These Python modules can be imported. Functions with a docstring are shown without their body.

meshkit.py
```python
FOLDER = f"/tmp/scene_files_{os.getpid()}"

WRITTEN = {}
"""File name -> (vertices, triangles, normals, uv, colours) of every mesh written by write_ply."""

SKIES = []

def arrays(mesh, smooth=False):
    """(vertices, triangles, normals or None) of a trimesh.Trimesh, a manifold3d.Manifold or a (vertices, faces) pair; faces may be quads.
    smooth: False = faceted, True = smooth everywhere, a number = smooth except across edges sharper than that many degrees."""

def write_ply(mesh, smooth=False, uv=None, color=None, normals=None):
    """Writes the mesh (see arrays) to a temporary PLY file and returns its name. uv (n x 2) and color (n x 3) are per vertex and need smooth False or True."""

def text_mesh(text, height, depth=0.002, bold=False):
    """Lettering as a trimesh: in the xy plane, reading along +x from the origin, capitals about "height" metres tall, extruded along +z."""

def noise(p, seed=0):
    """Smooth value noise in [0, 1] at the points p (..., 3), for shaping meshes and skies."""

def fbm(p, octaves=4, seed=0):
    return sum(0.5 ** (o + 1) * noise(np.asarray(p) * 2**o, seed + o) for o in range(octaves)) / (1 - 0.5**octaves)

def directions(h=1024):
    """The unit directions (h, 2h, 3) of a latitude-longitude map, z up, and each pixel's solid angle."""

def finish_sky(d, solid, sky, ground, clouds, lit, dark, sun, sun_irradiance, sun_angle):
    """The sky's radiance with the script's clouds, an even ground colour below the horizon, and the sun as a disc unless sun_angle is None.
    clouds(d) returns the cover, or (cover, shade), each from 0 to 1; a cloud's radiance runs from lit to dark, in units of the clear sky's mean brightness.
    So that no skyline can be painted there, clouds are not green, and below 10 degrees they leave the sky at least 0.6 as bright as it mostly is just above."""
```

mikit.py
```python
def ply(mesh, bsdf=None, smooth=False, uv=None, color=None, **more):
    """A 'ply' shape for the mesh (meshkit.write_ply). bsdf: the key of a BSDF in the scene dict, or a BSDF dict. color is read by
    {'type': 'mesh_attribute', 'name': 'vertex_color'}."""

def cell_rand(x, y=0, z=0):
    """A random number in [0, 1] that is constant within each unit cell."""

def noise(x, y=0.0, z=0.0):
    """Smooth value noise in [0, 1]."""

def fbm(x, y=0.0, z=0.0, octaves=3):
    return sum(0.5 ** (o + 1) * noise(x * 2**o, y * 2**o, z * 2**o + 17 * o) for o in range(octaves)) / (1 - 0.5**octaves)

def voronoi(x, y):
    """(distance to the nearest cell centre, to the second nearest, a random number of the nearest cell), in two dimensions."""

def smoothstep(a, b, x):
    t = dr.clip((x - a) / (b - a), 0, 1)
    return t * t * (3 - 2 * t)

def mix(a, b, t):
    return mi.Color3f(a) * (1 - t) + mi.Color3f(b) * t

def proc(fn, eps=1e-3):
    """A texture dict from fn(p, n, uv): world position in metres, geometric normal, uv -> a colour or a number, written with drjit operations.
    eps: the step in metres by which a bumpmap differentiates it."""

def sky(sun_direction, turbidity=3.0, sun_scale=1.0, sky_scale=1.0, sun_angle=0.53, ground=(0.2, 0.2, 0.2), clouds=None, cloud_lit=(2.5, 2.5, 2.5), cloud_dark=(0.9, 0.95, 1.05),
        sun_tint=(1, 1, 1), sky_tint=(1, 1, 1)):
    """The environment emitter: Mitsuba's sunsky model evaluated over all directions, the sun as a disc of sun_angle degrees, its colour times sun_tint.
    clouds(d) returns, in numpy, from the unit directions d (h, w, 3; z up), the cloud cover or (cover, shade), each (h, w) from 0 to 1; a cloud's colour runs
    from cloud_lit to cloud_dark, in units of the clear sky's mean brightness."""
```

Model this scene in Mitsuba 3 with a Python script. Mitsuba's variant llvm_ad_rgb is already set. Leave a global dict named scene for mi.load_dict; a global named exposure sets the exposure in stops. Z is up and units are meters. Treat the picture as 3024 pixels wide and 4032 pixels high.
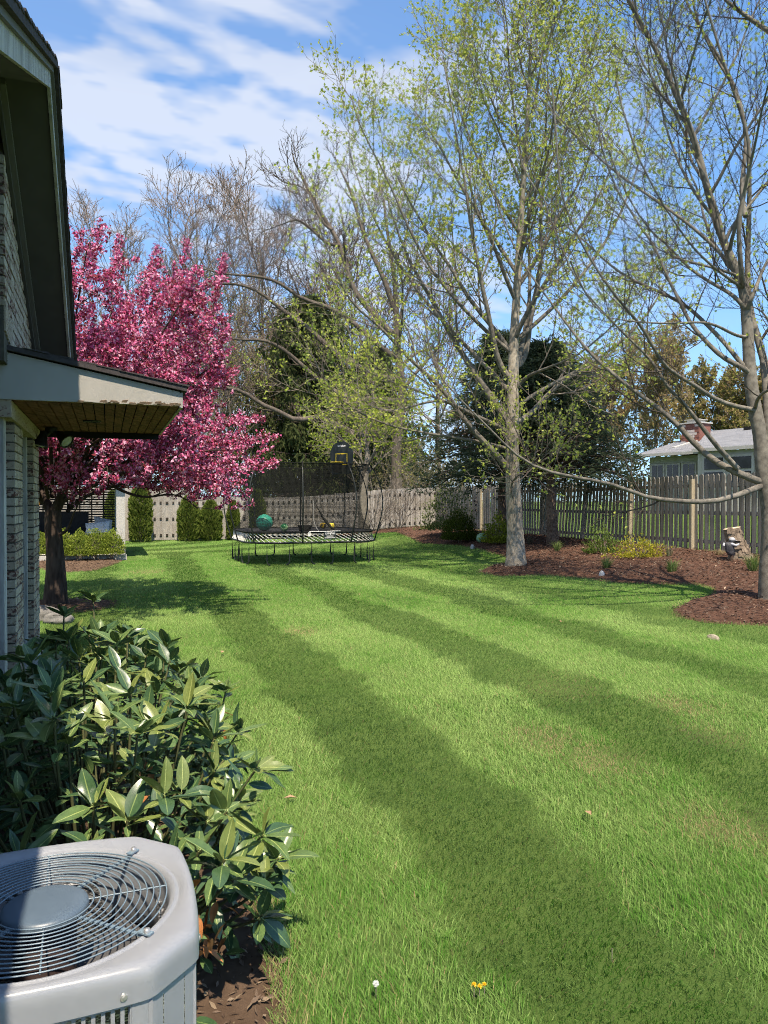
import math, random
import numpy as np, trimesh, drjit as dr, mitsuba as mi, mikit, meshkit
from mikit import noise, fbm, voronoi, cell_rand, smoothstep, mix
from scipy.spatial import Delaunay
from scipy.interpolate import CubicSpline
import shapely
from shapely.geometry import Polygon, Point, LineString, box as sbox

scene, labels = {}, {}
T = mi.ScalarTransform4f

# ------------------------------------------------------------------ camera, sky, exposure
EYE = np.array([0, 0, 1.65])
PITCH = math.radians(0.78)
FOC = 769.0                                   # focal length in pixels of a 768 wide picture
FWD = np.array([0, math.cos(PITCH), -math.sin(PITCH)])
UPV = np.array([0, math.sin(PITCH), math.cos(PITCH)])
RGT = np.array([1.0, 0, 0])
scene['camera'] = {'type': 'perspective', 'fov_axis': 'x', 'fov': 2 * math.degrees(math.atan(384 / FOC)),
                   'near_clip': 0.05, 'far_clip': 3000.0,
                   'to_world': T().look_at(origin=EYE.tolist(), target=(EYE + FWD).tolist(), up=[0, 0, 1])}
exposure = 2.5
TH = math.radians(19.8)
A = np.array([-math.sin(TH), math.cos(TH), 0])        # along the house wall, away from the camera
N = np.array([math.cos(TH), math.sin(TH), 0])         # out of the house wall
UP = np.array([0, 0, 1.0])
SUN = -A * 0.5 - N * 0.045 + UP * 0.866


def clouds(d):
    z = np.maximum(d[..., 2], 0) + 0.12
    x, y = d[..., 0] / z, d[..., 1] / z
    a, b = x * 0.86 + y * 0.5, -x * 0.5 + y * 0.86
    big = meshkit.fbm(np.stack([a * 0.55 + 3.1, b * 0.9 + 1.7, 0 * a], -1), 3, 5)
    mid = meshkit.fbm(np.stack([a * 2.2 + .8 * big, b * 3.6, 0 * a + 4], -1), 5, 11)
    rip = meshkit.fbm(np.stack([a * 8 + 2 * mid, b * 15, 0 * a + 8], -1), 4, 23)
    side = np.clip((0.42 - d[..., 0]) / 0.55, 0, 1)
    side = side * side * (3 - 2 * side)
    c = 0.27 * big + 0.33 * mid + 0.40 * rip
    cov = np.clip((c - 0.465 + 0.06 * side) / 0.17, 0, 1)
    cov = cov * (0.08 + 0.84 * side)
    cov = np.clip(cov + .10 * side, 0, 0.72)
    shade = np.clip((.62 - mid) * 1.6, 0, 0.6)
    return cov, shade


scene['sky'] = mikit.sky(SUN.tolist(), turbidity=2.6, clouds=clouds, cloud_lit=(1.55, 1.6, 1.72), cloud_dark=(0.9, 1.05, 1.35), sky_scale=1.25,
                         sky_tint=(0.84, 0.95, 1.07), sun_tint=(0.95, 0.98, 1.02), ground=(0.08, 0.12, 0.05))


# ------------------------------------------------------------------ helpers
def ray(u, v):
    return RGT * (u - 384) / FOC + UPV * (512 - v) / FOC + FWD


def P(u, v, Y):
    d = ray(u, v)
    return EYE + d * (Y / d[1])


def ss(a, b, x):
    t = np.clip((np.asarray(x, float) - a) / (b - a), 0, 1)
    return t * t * (3 - 2 * t)


def H(x, y):
    """height of the ground: flat lawn, rising to the right hand fence and on beyond it"""
    x, y = np.asarray(x, float), np.asarray(y, float)
    n = N[0] * x + N[1] * y
    return 0.45 * ss(7, 14, n) + 0.75 * ss(14.5, 24, n)


def G(u, v):
    """ground point seen at a pixel"""
    d = ray(u, v)
    h = 0.0
    for _ in range(40):
        p = EYE + d * ((h - EYE[2]) / d[2])
        h = 0.5 * h + 0.5 * float(H(p[0], p[1]))
    return p


def W(n, s, z):
    return n * N + s * A + z * UP


count = {}


def numbered(key):
    k = count.get(key, 0)
    count[key] = k + 1
    return key if k == 0 else f'{key}_{k:03d}'


def thing(name, label, cat, group=None):
    key = numbered(name)
    labels[key] = {'label': label, 'category': cat}
    if group:
        labels[key]['group'] = group
    return key


def put(name, shape, parent=None, kind=None, label=None):
    key = numbered(parent + '__' + name if parent else name)
    scene[key] = shape
    if kind or label:
        labels.setdefault(key, {})
        if kind:
            labels[key]['kind'] = kind
        if label:
            labels[key]['label'] = label
    return key


def obj(name, mesh, m, parent=None, smooth=False, kind=None, label=None, **kw):
    return put(name, mikit.ply(mesh, m, smooth=smooth, **kw), parent, kind, label)


def solo(name, mesh, m, label, cat, group=None, smooth=False, kind=None, **kw):
    key = numbered(name)
    scene[key] = mikit.ply(mesh, m, smooth=smooth, **kw)
    labels[key] = {'label': label, 'category': cat}
    if group:
        labels[key]['group'] = group
    if kind:
        labels[key]['kind'] = kind
    return key


def cat(meshes):
    vs, fs, o = [], [], 0
    for v, f in meshes:
        vs.append(np.asarray(v)); fs.append(np.asarray(f) + o); o += len(v)
    return np.vstack(vs), np.vstack(fs)


BOXF = np.array([[0, 2, 3], [0, 3, 1], [4, 5, 7], [4, 7, 6], [0, 1, 5], [0, 5, 4], [2, 6, 7], [2, 7, 3], [0, 4, 6], [0, 6, 2], [1, 3, 7], [1, 7, 5]])


def obox(c, ax, ay, az):
    """box from centre and three half-axis vectors"""
    c, ax, ay, az = (np.asarray(q, float) for q in (c, ax, ay, az))
    v = np.array([c + i * ax + j * ay + k * az for i in (-1, 1) for j in (-1, 1) for k in (-1, 1)])
    q = v[BOXF] - c
    vol = np.einsum('ij,ij->', q[:, 0], np.cross(q[:, 1], q[:, 2]))
    return v, BOXF if vol > 0 else BOXF[:, ::-1]


def hbox(n0, n1, s0, s1, z0, z1):
    return obox(W((n0 + n1) / 2, (s0 + s1) / 2, (z0 + z1) / 2), N * (n1 - n0) / 2, A * (s1 - s0) / 2, UP * (z1 - z0) / 2)


def hexa(b, t):
    """solid between two quads b and t (each 4 points, same order)"""
    v = np.array(list(b) + list(t), float)
    f = [[0, 2, 1], [0, 3, 2], [4, 5, 6], [4, 6, 7]]
    for i in range(4):
        j = (i + 1) % 4
        f += [[i, j, j + 4], [i, j + 4, i + 4]]
    m = trimesh.Trimesh(v, np.array(f), process=False)
    if m.volume < 0:
        m.invert()
    return np.array(m.vertices), np.array(m.faces)


def tubes(Pn, Rn, k=5, cap=False):
    """many polylines (M, n, 3) with radii (M, n) as tubes with k sides"""
    Pn, Rn = np.asarray(Pn, float), np.asarray(Rn, float)
    if Pn.ndim == 2:
        Pn, Rn = Pn[None], np.broadcast_to(Rn, Pn.shape[:1])[None] if np.ndim(Rn) <= 1 else Rn
    M, n = Pn.shape[:2]
    Rn = np.broadcast_to(Rn, (M, n))
    t = np.gradient(Pn, axis=1)
    t /= np.linalg.norm(t, axis=-1, keepdims=True) + 1e-12
    mean = t.mean(1, keepdims=True)
    ref = np.where(np.abs(mean[..., 2:]) < 0.8, [0, 0, 1.0], [1.0, 0, 0]) + 0 * t
    a = np.cross(t, ref)
    a /= np.linalg.norm(a, axis=-1, keepdims=True) + 1e-12
    b = np.cross(t, a)
    an = np.arange(k) * 2 * np.pi / k
    v = Pn[:, :, None] + Rn[:, :, None, None] * (np.cos(an)[None, None, :, None] * a[:, :, None] + np.sin(an)[None, None, :, None] * b[:, :, None])
    i, j = np.meshgrid(np.arange(n - 1), np.arange(k), indexing='ij')
    q = np.stack([i * k + j, i * k + (j + 1) % k, (i + 1) * k + (j + 1) % k, (i + 1) * k + j], -1).reshape(-1, 4)
    f = np.vstack([q[:, [0, 1, 2]], q[:, [0, 2, 3]]])
    F = (f[None] + (np.arange(M) * n * k)[:, None, None]).reshape(-1, 3)
    V = v.reshape(-1, 3)
    if cap:
        c0 = len(V)
        V = np.vstack([V, Pn[:, 0], Pn[:, -1]])
        jj = np.arange(k)
        caps = []
        for m in range(M):
            o = m * n * k
            caps.append(np.stack([o + (jj + 1) % k, o + jj, 0 * jj + c0 + m], 1))
            o += (n - 1) * k
            caps.append(np.stack([o + jj, o + (jj + 1) % k, 0 * jj + c0 + M + m], 1))
        F = np.vstack([F] + caps)
    return V, F


def tube(pts, r, k=8, cap=True):
    pts = np.asarray(pts, float)
    return tubes(pts[None], np.broadcast_to(np.asarray(r, float), (len(pts),))[None], k, cap)


def ring_tube(pts, r, k=6):
    """closed tube"""
    pts = np.asarray(pts, float)
    m = len(pts)
    t = np.roll(pts, -1, 0) - np.roll(pts, 1, 0)
    t /= np.linalg.norm(t, axis=1, keepdims=True)
    a = np.cross(t, UP); a /= np.linalg.norm(a, axis=1, keepdims=True)
    b = np.cross(t, a)
    an = np.arange(k) * 2 * np.pi / k
    v = (pts[:, None] + r * (np.cos(an)[None, :, None] * a[:, None] + np.sin(an)[None, :, None] * b[:, None])).reshape(-1, 3)
    i, j = np.meshgrid(np.arange(m), np.arange(k), indexing='ij')
    q = np.stack([i * k + j, i * k + (j + 1) % k, (i + 1) % m * k + (j + 1) % k, (i + 1) % m * k + j], -1).reshape(-1, 4)
    return v, np.vstack([q[:, [0, 1, 2]], q[:, [0, 2, 3]]])


def lathe(prof, k=24, c=(0, 0, 0), ax=None):
    """surface of revolution of (r, z) pairs about z, or about the direction ax"""
    prof = np.asarray(prof, float)
    an = np.arange(k) * 2 * np.pi / k
    v = np.stack([prof[:, None, 0] * np.cos(an), prof[:, None, 0] * np.sin(an), prof[:, None, 1] + 0 * an], -1).reshape(-1, 3)
    m = len(prof)
    i, j = np.meshgrid(np.arange(m - 1), np.arange(k), indexing='ij')
    q = np.stack([i * k + j, i * k + (j + 1) % k, (i + 1) * k + (j + 1) % k, (i + 1) * k + j], -1).reshape(-1, 4)
    f = np.vstack([q[:, [0, 1, 2]], q[:, [0, 2, 3]]])
    if ax is not None:
        ax = np.asarray(ax, float) / np.linalg.norm(ax)
        x = np.cross(ax, [0.3, 0.9, 0.1]); x /= np.linalg.norm(x)
        v = v @ np.stack([x, np.cross(ax, x), ax])
    return v + np.asarray(c), f


def ball(c, r, sub=3, sq=(1, 1, 1)):
    m = trimesh.creation.icosphere(sub, r)
    return np.array(m.vertices) * sq + np.asarray(c), np.array(m.faces)


def extrude(poly, depth, c, ax, ay, an):
    """shapely polygon extruded: plane axes ax, ay, extrusion along an from c"""
    m = trimesh.creation.extrude_polygon(poly, depth, engine='earcut')
    v = np.array(m.vertices)
    v = np.asarray(c) + v[:, :1] * ax + v[:, 1:2] * ay + v[:, 2:] * an
    f = np.array(m.faces)
    if np.dot(np.cross(ax, ay), an) < 0:
        f = f[:, ::-1]
    return v, f


def unit(v):
    return v / (np.linalg.norm(v, axis=-1, keepdims=True) + 1e-12)


def kids(rng, Pp, Rp, K, tmin, tmax, ang, L, nseg, wander, trop, rr=0.6, rmin=0.003, tip=0.35, fall=0.5, flat=None):
    """K children for every parent polyline: (M*K, nseg+1, 3), radii"""
    M, n = Pp.shape[:2]
    t = tmin + (tmax - tmin) * (np.arange(K)[None] + rng.random((M, K))) / K
    x = t * (n - 1); i = np.minimum(x.astype(int), n - 2); fr = (x - i)[..., None]
    m = np.arange(M)[:, None]
    base = Pp[m, i] * (1 - fr) + Pp[m, i + 1] * fr
    tan = unit(Pp[m, i + 1] - Pp[m, i])
    r = Rp[m, i] * (1 - fr[..., 0]) + Rp[m, i + 1] * fr[..., 0]
    az = (np.arange(K) * 2.39996)[None] + rng.random((M, 1)) * 6.28 + rng.normal(0, .4, (M, K))
    a = unit(np.cross(tan, np.where(np.abs(tan[..., 2:]) < .9, [0, 0, 1.], [1., 0, 0])))
    b = np.cross(tan, a)
    g = np.radians(ang) * rng.uniform(.7, 1.25, (M, K))
    per = np.cos(az)[..., None] * a + np.sin(az)[..., None] * b
    d = np.cos(g)[..., None] * tan + np.sin(g)[..., None] * per
    L = np.asarray(L, float)
    if L.ndim == 1:
        L = L[:, None]
    ln = L * (1 - fall * t) * rng.uniform(.65, 1.3, (M, K))
    p, d = base.reshape(-1, 3), unit(d.reshape(-1, 3))
    step = (ln.reshape(-1) / nseg)[:, None]
    pts = [p]
    for _ in range(nseg):
        d = d + rng.normal(0, wander, d.shape) + trop * UP
        if flat is not None:
            d[:, 2] *= flat
        d = unit(d)
        p = p + d * step
        pts.append(p)
    Pc = np.stack(pts, 1)
    r0 = np.maximum((r * rr).reshape(-1), rmin)
    Rc = np.maximum(r0[:, None] * np.linspace(1, tip, nseg + 1)[None], rmin * .7)
    return Pc, Rc


def leaf_quads(pos, d, L, Wd, rng, nrm=None, fold=0.25):
    """diamond shaped leaves folded along the middle: 4 vertices, 2 triangles each"""
    n = len(pos)
    d = unit(d)
    nr = rng.normal(0, 1, (n, 3)) if nrm is None else nrm
    s = unit(np.cross(d, nr)); up = np.cross(s, d)
    L, Wd = np.broadcast_to(L, (n,))[:, None], np.broadcast_to(Wd, (n,))[:, None]
    v = np.stack([pos, pos + d * L * .45 + s * Wd / 2 + up * Wd * fold, pos + d * L, pos + d * L * .45 - s * Wd / 2 + up * Wd * fold], 1).reshape(-1, 3)
    o = np.arange(n)[:, None] * 4
    f = np.concatenate([o + [0, 1, 2], o + [0, 2, 3]], 1).reshape(-1, 3)
    return v, f


def along(rng, Pp, K, tmin=0.0, tmax=1.0):
    """K random points on each polyline with tangents"""
    M, n = Pp.shape[:2]
    t = tmin + (tmax - tmin) * rng.random((M, K))
    x = t * (n - 1); i = np.minimum(x.astype(int), n - 2); fr = (x - i)[..., None]
    m = np.arange(M)[:, None]
    return (Pp[m, i] * (1 - fr) + Pp[m, i + 1] * fr).reshape(-1, 3), unit(Pp[m, i + 1] - Pp[m, i]).reshape(-1, 3)


def vary(rng, cols, n, k, jit=0.15):
    """one colour per leaf, chosen among cols, repeated for its k vertices"""
    c = np.asarray(cols, float)[rng.integers(0, len(cols), n)] * rng.uniform(1 - jit, 1 + jit, (n, 1))
    return np.repeat(np.clip(c, 0.004, .95), k, 0)


def limb(pts, Y0, Y1, r0, r1, n=18, start=None):
    """a branch through picture positions whose depth runs from Y0 to Y1"""
    t = np.linspace(0, 1, len(pts))
    w = np.array([P(u, v, Y0 + (Y1 - Y0) * q ** 1.1) for (u, v), q in zip(pts, t)])
    if start is not None:
        w[0] = start
    s = np.r_[0, np.cumsum(np.linalg.norm(np.diff(w, axis=0), axis=1))]
    c = CubicSpline(s / s[-1], w)(np.linspace(0, 1, n))
    return c, r0 + (r1 - r0) * np.linspace(0, 1, n) ** .8


# ------------------------------------------------------------------ materials
def two(d):
    return {'type': 'twosided', 'nested': d}


def prin(col, rough=0.6, spec=0.4, **k):
    c = mikit.proc(col) if callable(col) else {'type': 'rgb', 'value': list(col)}
    return two({'type': 'principled', 'base_color': c, 'roughness': rough, 'specular': spec, **k})


def bump(nested, fn, scale, eps=2e-3):
    return {'type': 'bumpmap', 'nested_texture': mikit.proc(fn, eps=eps), 'scale': scale, 'nested': nested}


VC = {'type': 'mesh_attribute', 'name': 'vertex_color'}
scene['mat_leaf'] = {'type': 'principledthin', 'base_color': VC, 'roughness': 0.5, 'diff_trans': 0.95, 'eta': 1.35}
scene['mat_petal'] = {'type': 'principledthin', 'base_color': VC, 'roughness': 0.7, 'diff_trans': 0.35, 'eta': 1.3}
scene['mat_grass'] = {'type': 'principledthin', 'base_color': VC, 'roughness': 0.42, 'diff_trans': 0.65, 'eta': 1.4}
scene['mat_vc'] = two({'type': 'principled', 'base_color': VC, 'roughness': 0.85, 'specular': 0.25})
scene['mat_ground'] = prin(lambda p, n, uv: mix((.040, .075, .016), (.080, .12, .03), fbm(p.x * 2.3, p.y * 2.3, 0, 4)), .95, .1)
scene['mat_soil'] = prin(lambda p, n, uv: mix((.045, .028, .018), (.11, .075, .05), fbm(p.x * 14, p.y * 14, 0, 4)), .95, .1)
scene['mat_mulch'] = prin(lambda p, n, uv: mix((.030, .016, .011), (.105, .058, .040), fbm(p.x * 22, p.y * 22, 0, 4)), .95, .1)


def bark_fn(c0, c1, fx=26, fz=5, big=1.5):
    def f(p, n, uv):
        s = fbm(p.x * fx, p.y * fx, p.z * fz, 4)
        b = fbm(p.x * big, p.y * big, p.z * big, 2)
        return mix(c0, c1, dr.clip(s * 1.3 - .2 + (b - .5) * .7, 0, 1))
    return f


def bark_h(fx, fz):
    return lambda p, n, uv: fbm(p.x * fx, p.y * fx, p.z * fz, 3)


scene['mat_tulip_bark'] = bump(prin(bark_fn((.15, .13, .10), (.42, .375, .305), 30, 12), .85, .2), bark_h(34, 14), .012)
scene['mat_limb_bark'] = prin(bark_fn((.085, .077, .065), (.24, .22, .185), 20, 16), .85, .2)
scene['mat_oak_bark'] = prin(bark_fn((.05, .042, .034), (.17, .142, .115), 18, 5), .9, .15)
scene['mat_twig'] = prin((.21, .18, .15), .85, .2)
scene['mat_far_twig'] = prin((.22, .175, .15), .85, .2)
scene['mat_dark_twig'] = prin((.085, .068, .055), .85, .2)
scene['mat_pine_bark'] = bump(prin(bark_fn((.05, .035, .028), (.21, .155, .12), 22, 16), .9, .15), bark_h(20, 14), .02)
scene['mat_crab_bark'] = bump(prin(bark_fn((.025, .018, .015), (.10, .075, .06), 30, 6), .9, .15), bark_h(34, 7), .01)


def wood_fn(c0, c1, c2):
    def f(p, n, uv):
        board = cell_rand(p.x * 5.3, p.y * 5.3, 0)
        g = fbm(p.x * 60, p.y * 60, p.z * 2.2, 3)
        w = fbm(p.x * 1.1, p.y * 1.1, p.z * 1.7, 3)
        c = mix(c0, c1, dr.clip(g * 1.1 + (board - .5) * .5, 0, 1))
        return mix(c, c2, dr.clip((w - .52) * 2.4, 0, .8))
    return f


scene['mat_fence'] = prin(wood_fn((.20, .185, .165), (.40, .385, .355), (.20, .175, .14)), .9, .15)
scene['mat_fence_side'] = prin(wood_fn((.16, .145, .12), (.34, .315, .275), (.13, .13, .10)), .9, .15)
scene['mat_fence_new'] = prin(wood_fn((.27, .235, .165), (.40, .35, .25), (.25, .235, .165)), .85, .2)
# ------------------------------------------------------------------ ground
def axis(lo, f0, f1, hi, step):
    a = np.arange(f0, f1 + .01, step)
    k = np.cumsum(step * 1.5 ** np.arange(1, 40))
    return np.r_[(f0 - k[f0 - k > lo])[::-1], a, f1 + k[f1 + k < hi]]


gx, gy = axis(-900, -30, 40, 900, .8), axis(-300, -6, 60, 2500, .8)
X, Y = np.meshgrid(gx, gy)
V = np.stack([X, Y, H(X, Y)], -1).reshape(-1, 3)
i, j = np.meshgrid(np.arange(len(gy) - 1), np.arange(len(gx) - 1), indexing='ij')
q = np.stack([i * len(gx) + j, i * len(gx) + j + 1, (i + 1) * len(gx) + j + 1, (i + 1) * len(gx) + j], -1).reshape(-1, 4)
obj('ground', (V, q), 'mat_ground', smooth=True, kind='structure')


def Q(x, y):                    # a position in the 1659 px wide view
    return G(x * .46293, y * .46293)[:2]


def sheet(poly, step, lift, mound, amp, seed, fr=9.0):
    """a bed of earth or mulch: a sheet lying on the ground, a little raised in the middle"""
    rng = np.random.default_rng(seed)
    x0, y0, x1, y1 = poly.bounds
    gx, gy = np.meshgrid(np.arange(x0, x1, step), np.arange(y0, y1, step))
    pts = np.stack([gx, gy], -1).reshape(-1, 2) + rng.uniform(-.3, .3, (gx.size, 2)) * step
    pts = pts[shapely.contains_xy(poly.buffer(-step * .4), pts[:, 0], pts[:, 1])]
    L = poly.exterior.length
    edge = np.array([poly.exterior.interpolate(t).coords[0] for t in np.arange(0, L, step)])
    pts = np.vstack([edge, pts])
    tri = Delaunay(pts).simplices
    c = pts[tri].mean(1)
    tri = tri[shapely.contains_xy(poly, c[:, 0], c[:, 1])]
    d = shapely.distance(shapely.points(pts), poly.exterior)
    z = H(pts[:, 0], pts[:, 1]) + lift + mound * ss(0, .5, d) + amp * ss(0, .25, d) * (meshkit.fbm(np.c_[pts * fr, 0 * d], 3, seed) - .3)
    v = np.c_[pts, z]
    a, b, cc = v[tri[:, 0]], v[tri[:, 1]], v[tri[:, 2]]
    up = np.cross(b - a, cc - a)[:, 2] < 0
    tri[up] = tri[up][:, ::-1]
    return (v, tri), pts, z


def smooth_poly(pts, r=.35):
    return Polygon(pts).buffer(r).buffer(-2 * r).buffer(r)


right_front = [(990, 1178), (1040, 1188), (1090, 1203), (1105, 1212), (1060, 1222), (1032, 1236), (1075, 1245), (1180, 1243), (1260, 1250), (1330, 1259), (1430, 1263), (1505, 1263), (1540, 1272), (1538, 1284),
               (1490, 1297), (1452, 1318), (1462, 1334), (1530, 1347), (1660, 1353)]
rf = [Q(x, y) for x, y in right_front]
FC = np.array([2.5, 36.6])                    # corner of the fences
FR = np.array([9.35, 13.35])                  # near end of the right hand fence
FL = np.array([-17.5, 29.4])                  # far left end of the back fence
near = rf[-1] + np.array([2.6, .2])
RIGHT_BED = smooth_poly([tuple(p) for p in rf] + [tuple(near), tuple(FR + [1.2, -1.5]), tuple(FR + [.05, 0]), tuple(FC + [0.05, -.1])] + [(0.4, 33.9), (0.9, 30.2), (1.3, 26.5)], .25)
BACK_BED = smooth_poly([tuple(FC + [-.2, -.1]), (-2.2, 34.55), (-2.3, 33.3), (-.8, 33.0), (.6, 33.2), (1.6, 34.0)], .2)
m, rb_pts, rb_z = sheet(RIGHT_BED, .16, .004, .05, .05, 3)
obj('mulch_bed', m, 'mat_mulch', smooth=True, kind='structure')
m, bb_pts, bb_z = sheet(BACK_BED, .2, .004, .04, .04, 4)
obj('mulch_bed', m, 'mat_mulch', smooth=True, kind='structure')


def w2(n, s):
    return tuple(W(n, s, 0)[:2])


SOIL = smooth_poly([w2(-.8, -.2), w2(.22, 1.3), w2(.30, 1.75), w2(.52, 2.3), w2(.60, 2.9), w2(.55, 3.8), w2(.42, 4.6), w2(.2, 5.4), w2(-.75, 5.8)], .12)
m, sb_pts, sb_z = sheet(SOIL, .09, .005, .02, .03, 5)
obj('soil_bed', m, 'mat_soil', smooth=True, kind='structure')
HEDGE_BED = smooth_poly([tuple(G(20, 566)[:2]), tuple(G(62, 573)[:2]), tuple(G(95, 571)[:2]), tuple(G(122, 562)[:2]), tuple(G(122, 552)[:2]), tuple(G(20, 556)[:2])], .2)
m, hb_pts, hb_z = sheet(HEDGE_BED, .15, .005, .03, .03, 6)
obj('soil_bed', m, 'mat_soil', smooth=True, kind='structure')
CRAB = G(54.6, 606.4)
CRAB_BED = Point(CRAB[0], CRAB[1]).buffer(.95)
m, cb_pts, cb_z = sheet(CRAB_BED, .13, .005, .04, .03, 7)
obj('soil_bed', m, 'mat_soil', smooth=True, kind='structure')

# mulch chips lying on the beds
rng = np.random.default_rng(11)


def chips(poly, per, seed, cols, L=(.02, .075), lift=.06):
    rng = np.random.default_rng(seed)
    x0, y0, x1, y1 = poly.bounds
    n = int((x1 - x0) * (y1 - y0) * per)
    p = np.c_[rng.uniform(x0, x1, n), rng.uniform(y0, y1, n)]
    keep = shapely.contains_xy(poly, p[:, 0], p[:, 1]) & (rng.random(n) < np.clip(1.6 - (p[:, 1] - 10) / 24, .3, 1))
    p = p[keep]
    n = len(p)
    d = shapely.distance(shapely.points(p), poly.exterior)
    z = H(p[:, 0], p[:, 1]) + .012 + lift * ss(0, .5, d) + rng.uniform(0, .03, n) * ss(0, .3, d)
    az = rng.uniform(0, 6.28, n)
    dr_ = np.c_[np.cos(az), np.sin(az), rng.normal(0, .28, n)]
    ll = rng.uniform(*L, n)
    return leaf_quads(np.c_[p, z], dr_, ll, ll * rng.uniform(.2, .45, n), rng, nrm=np.c_[rng.normal(0, .4, (n, 2)), np.ones(n)], fold=.1), n


MC = [(.086, .056, .040), (.062, .039, .030), (.112, .076, .056), (.040, .025, .02), (.165, .115, .08), (.32, .25, .18)]
MCW = MC[:1] * 5 + MC[1:2] * 6 + MC[2:3] * 5 + MC[3:4] * 6 + MC[4:5] * 2 + MC[5:]
m, n = chips(RIGHT_BED, 260, 21, MCW, (.03, .09))
obj('mulch_chips', m, 'mat_vc', kind='stuff', color=vary(rng, MCW, n, 4), label='brown bark chips of the mulch bed along the right fence')
m, n = chips(BACK_BED, 150, 22, MCW, (.04, .1))
obj('mulch_chips', m, 'mat_vc', kind='stuff', color=vary(rng, MCW, n, 4), label='brown bark chips of the mulch bed at the back fence')
m, n = chips(SOIL, 900, 23, MCW, (.015, .05), .015)
obj('mulch_chips', m, 'mat_vc', kind='stuff', color=vary(rng, [(.07, .045, .03), (.12, .085, .06), (.045, .03, .02), (.2, .15, .1)], n, 4), label='dark soil crumbs and litter under the broad leaved bush')
m, n = chips(CRAB_BED, 220, 24, MCW, (.03, .08), .03)
obj('mulch_chips', m, 'mat_vc', kind='stuff', color=vary(rng, MCW[5:], n, 4), label='dark litter around the foot of the pink tree')
m, n = chips(HEDGE_BED, 200, 25, MCW, (.03, .08), .03)
obj('mulch_chips', m, 'mat_vc', kind='stuff', color=vary(rng, MCW[5:], n, 4), label='dark litter under the hedge')

# ------------------------------------------------------------------ grass
rng = np.random.default_rng(5)


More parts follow.
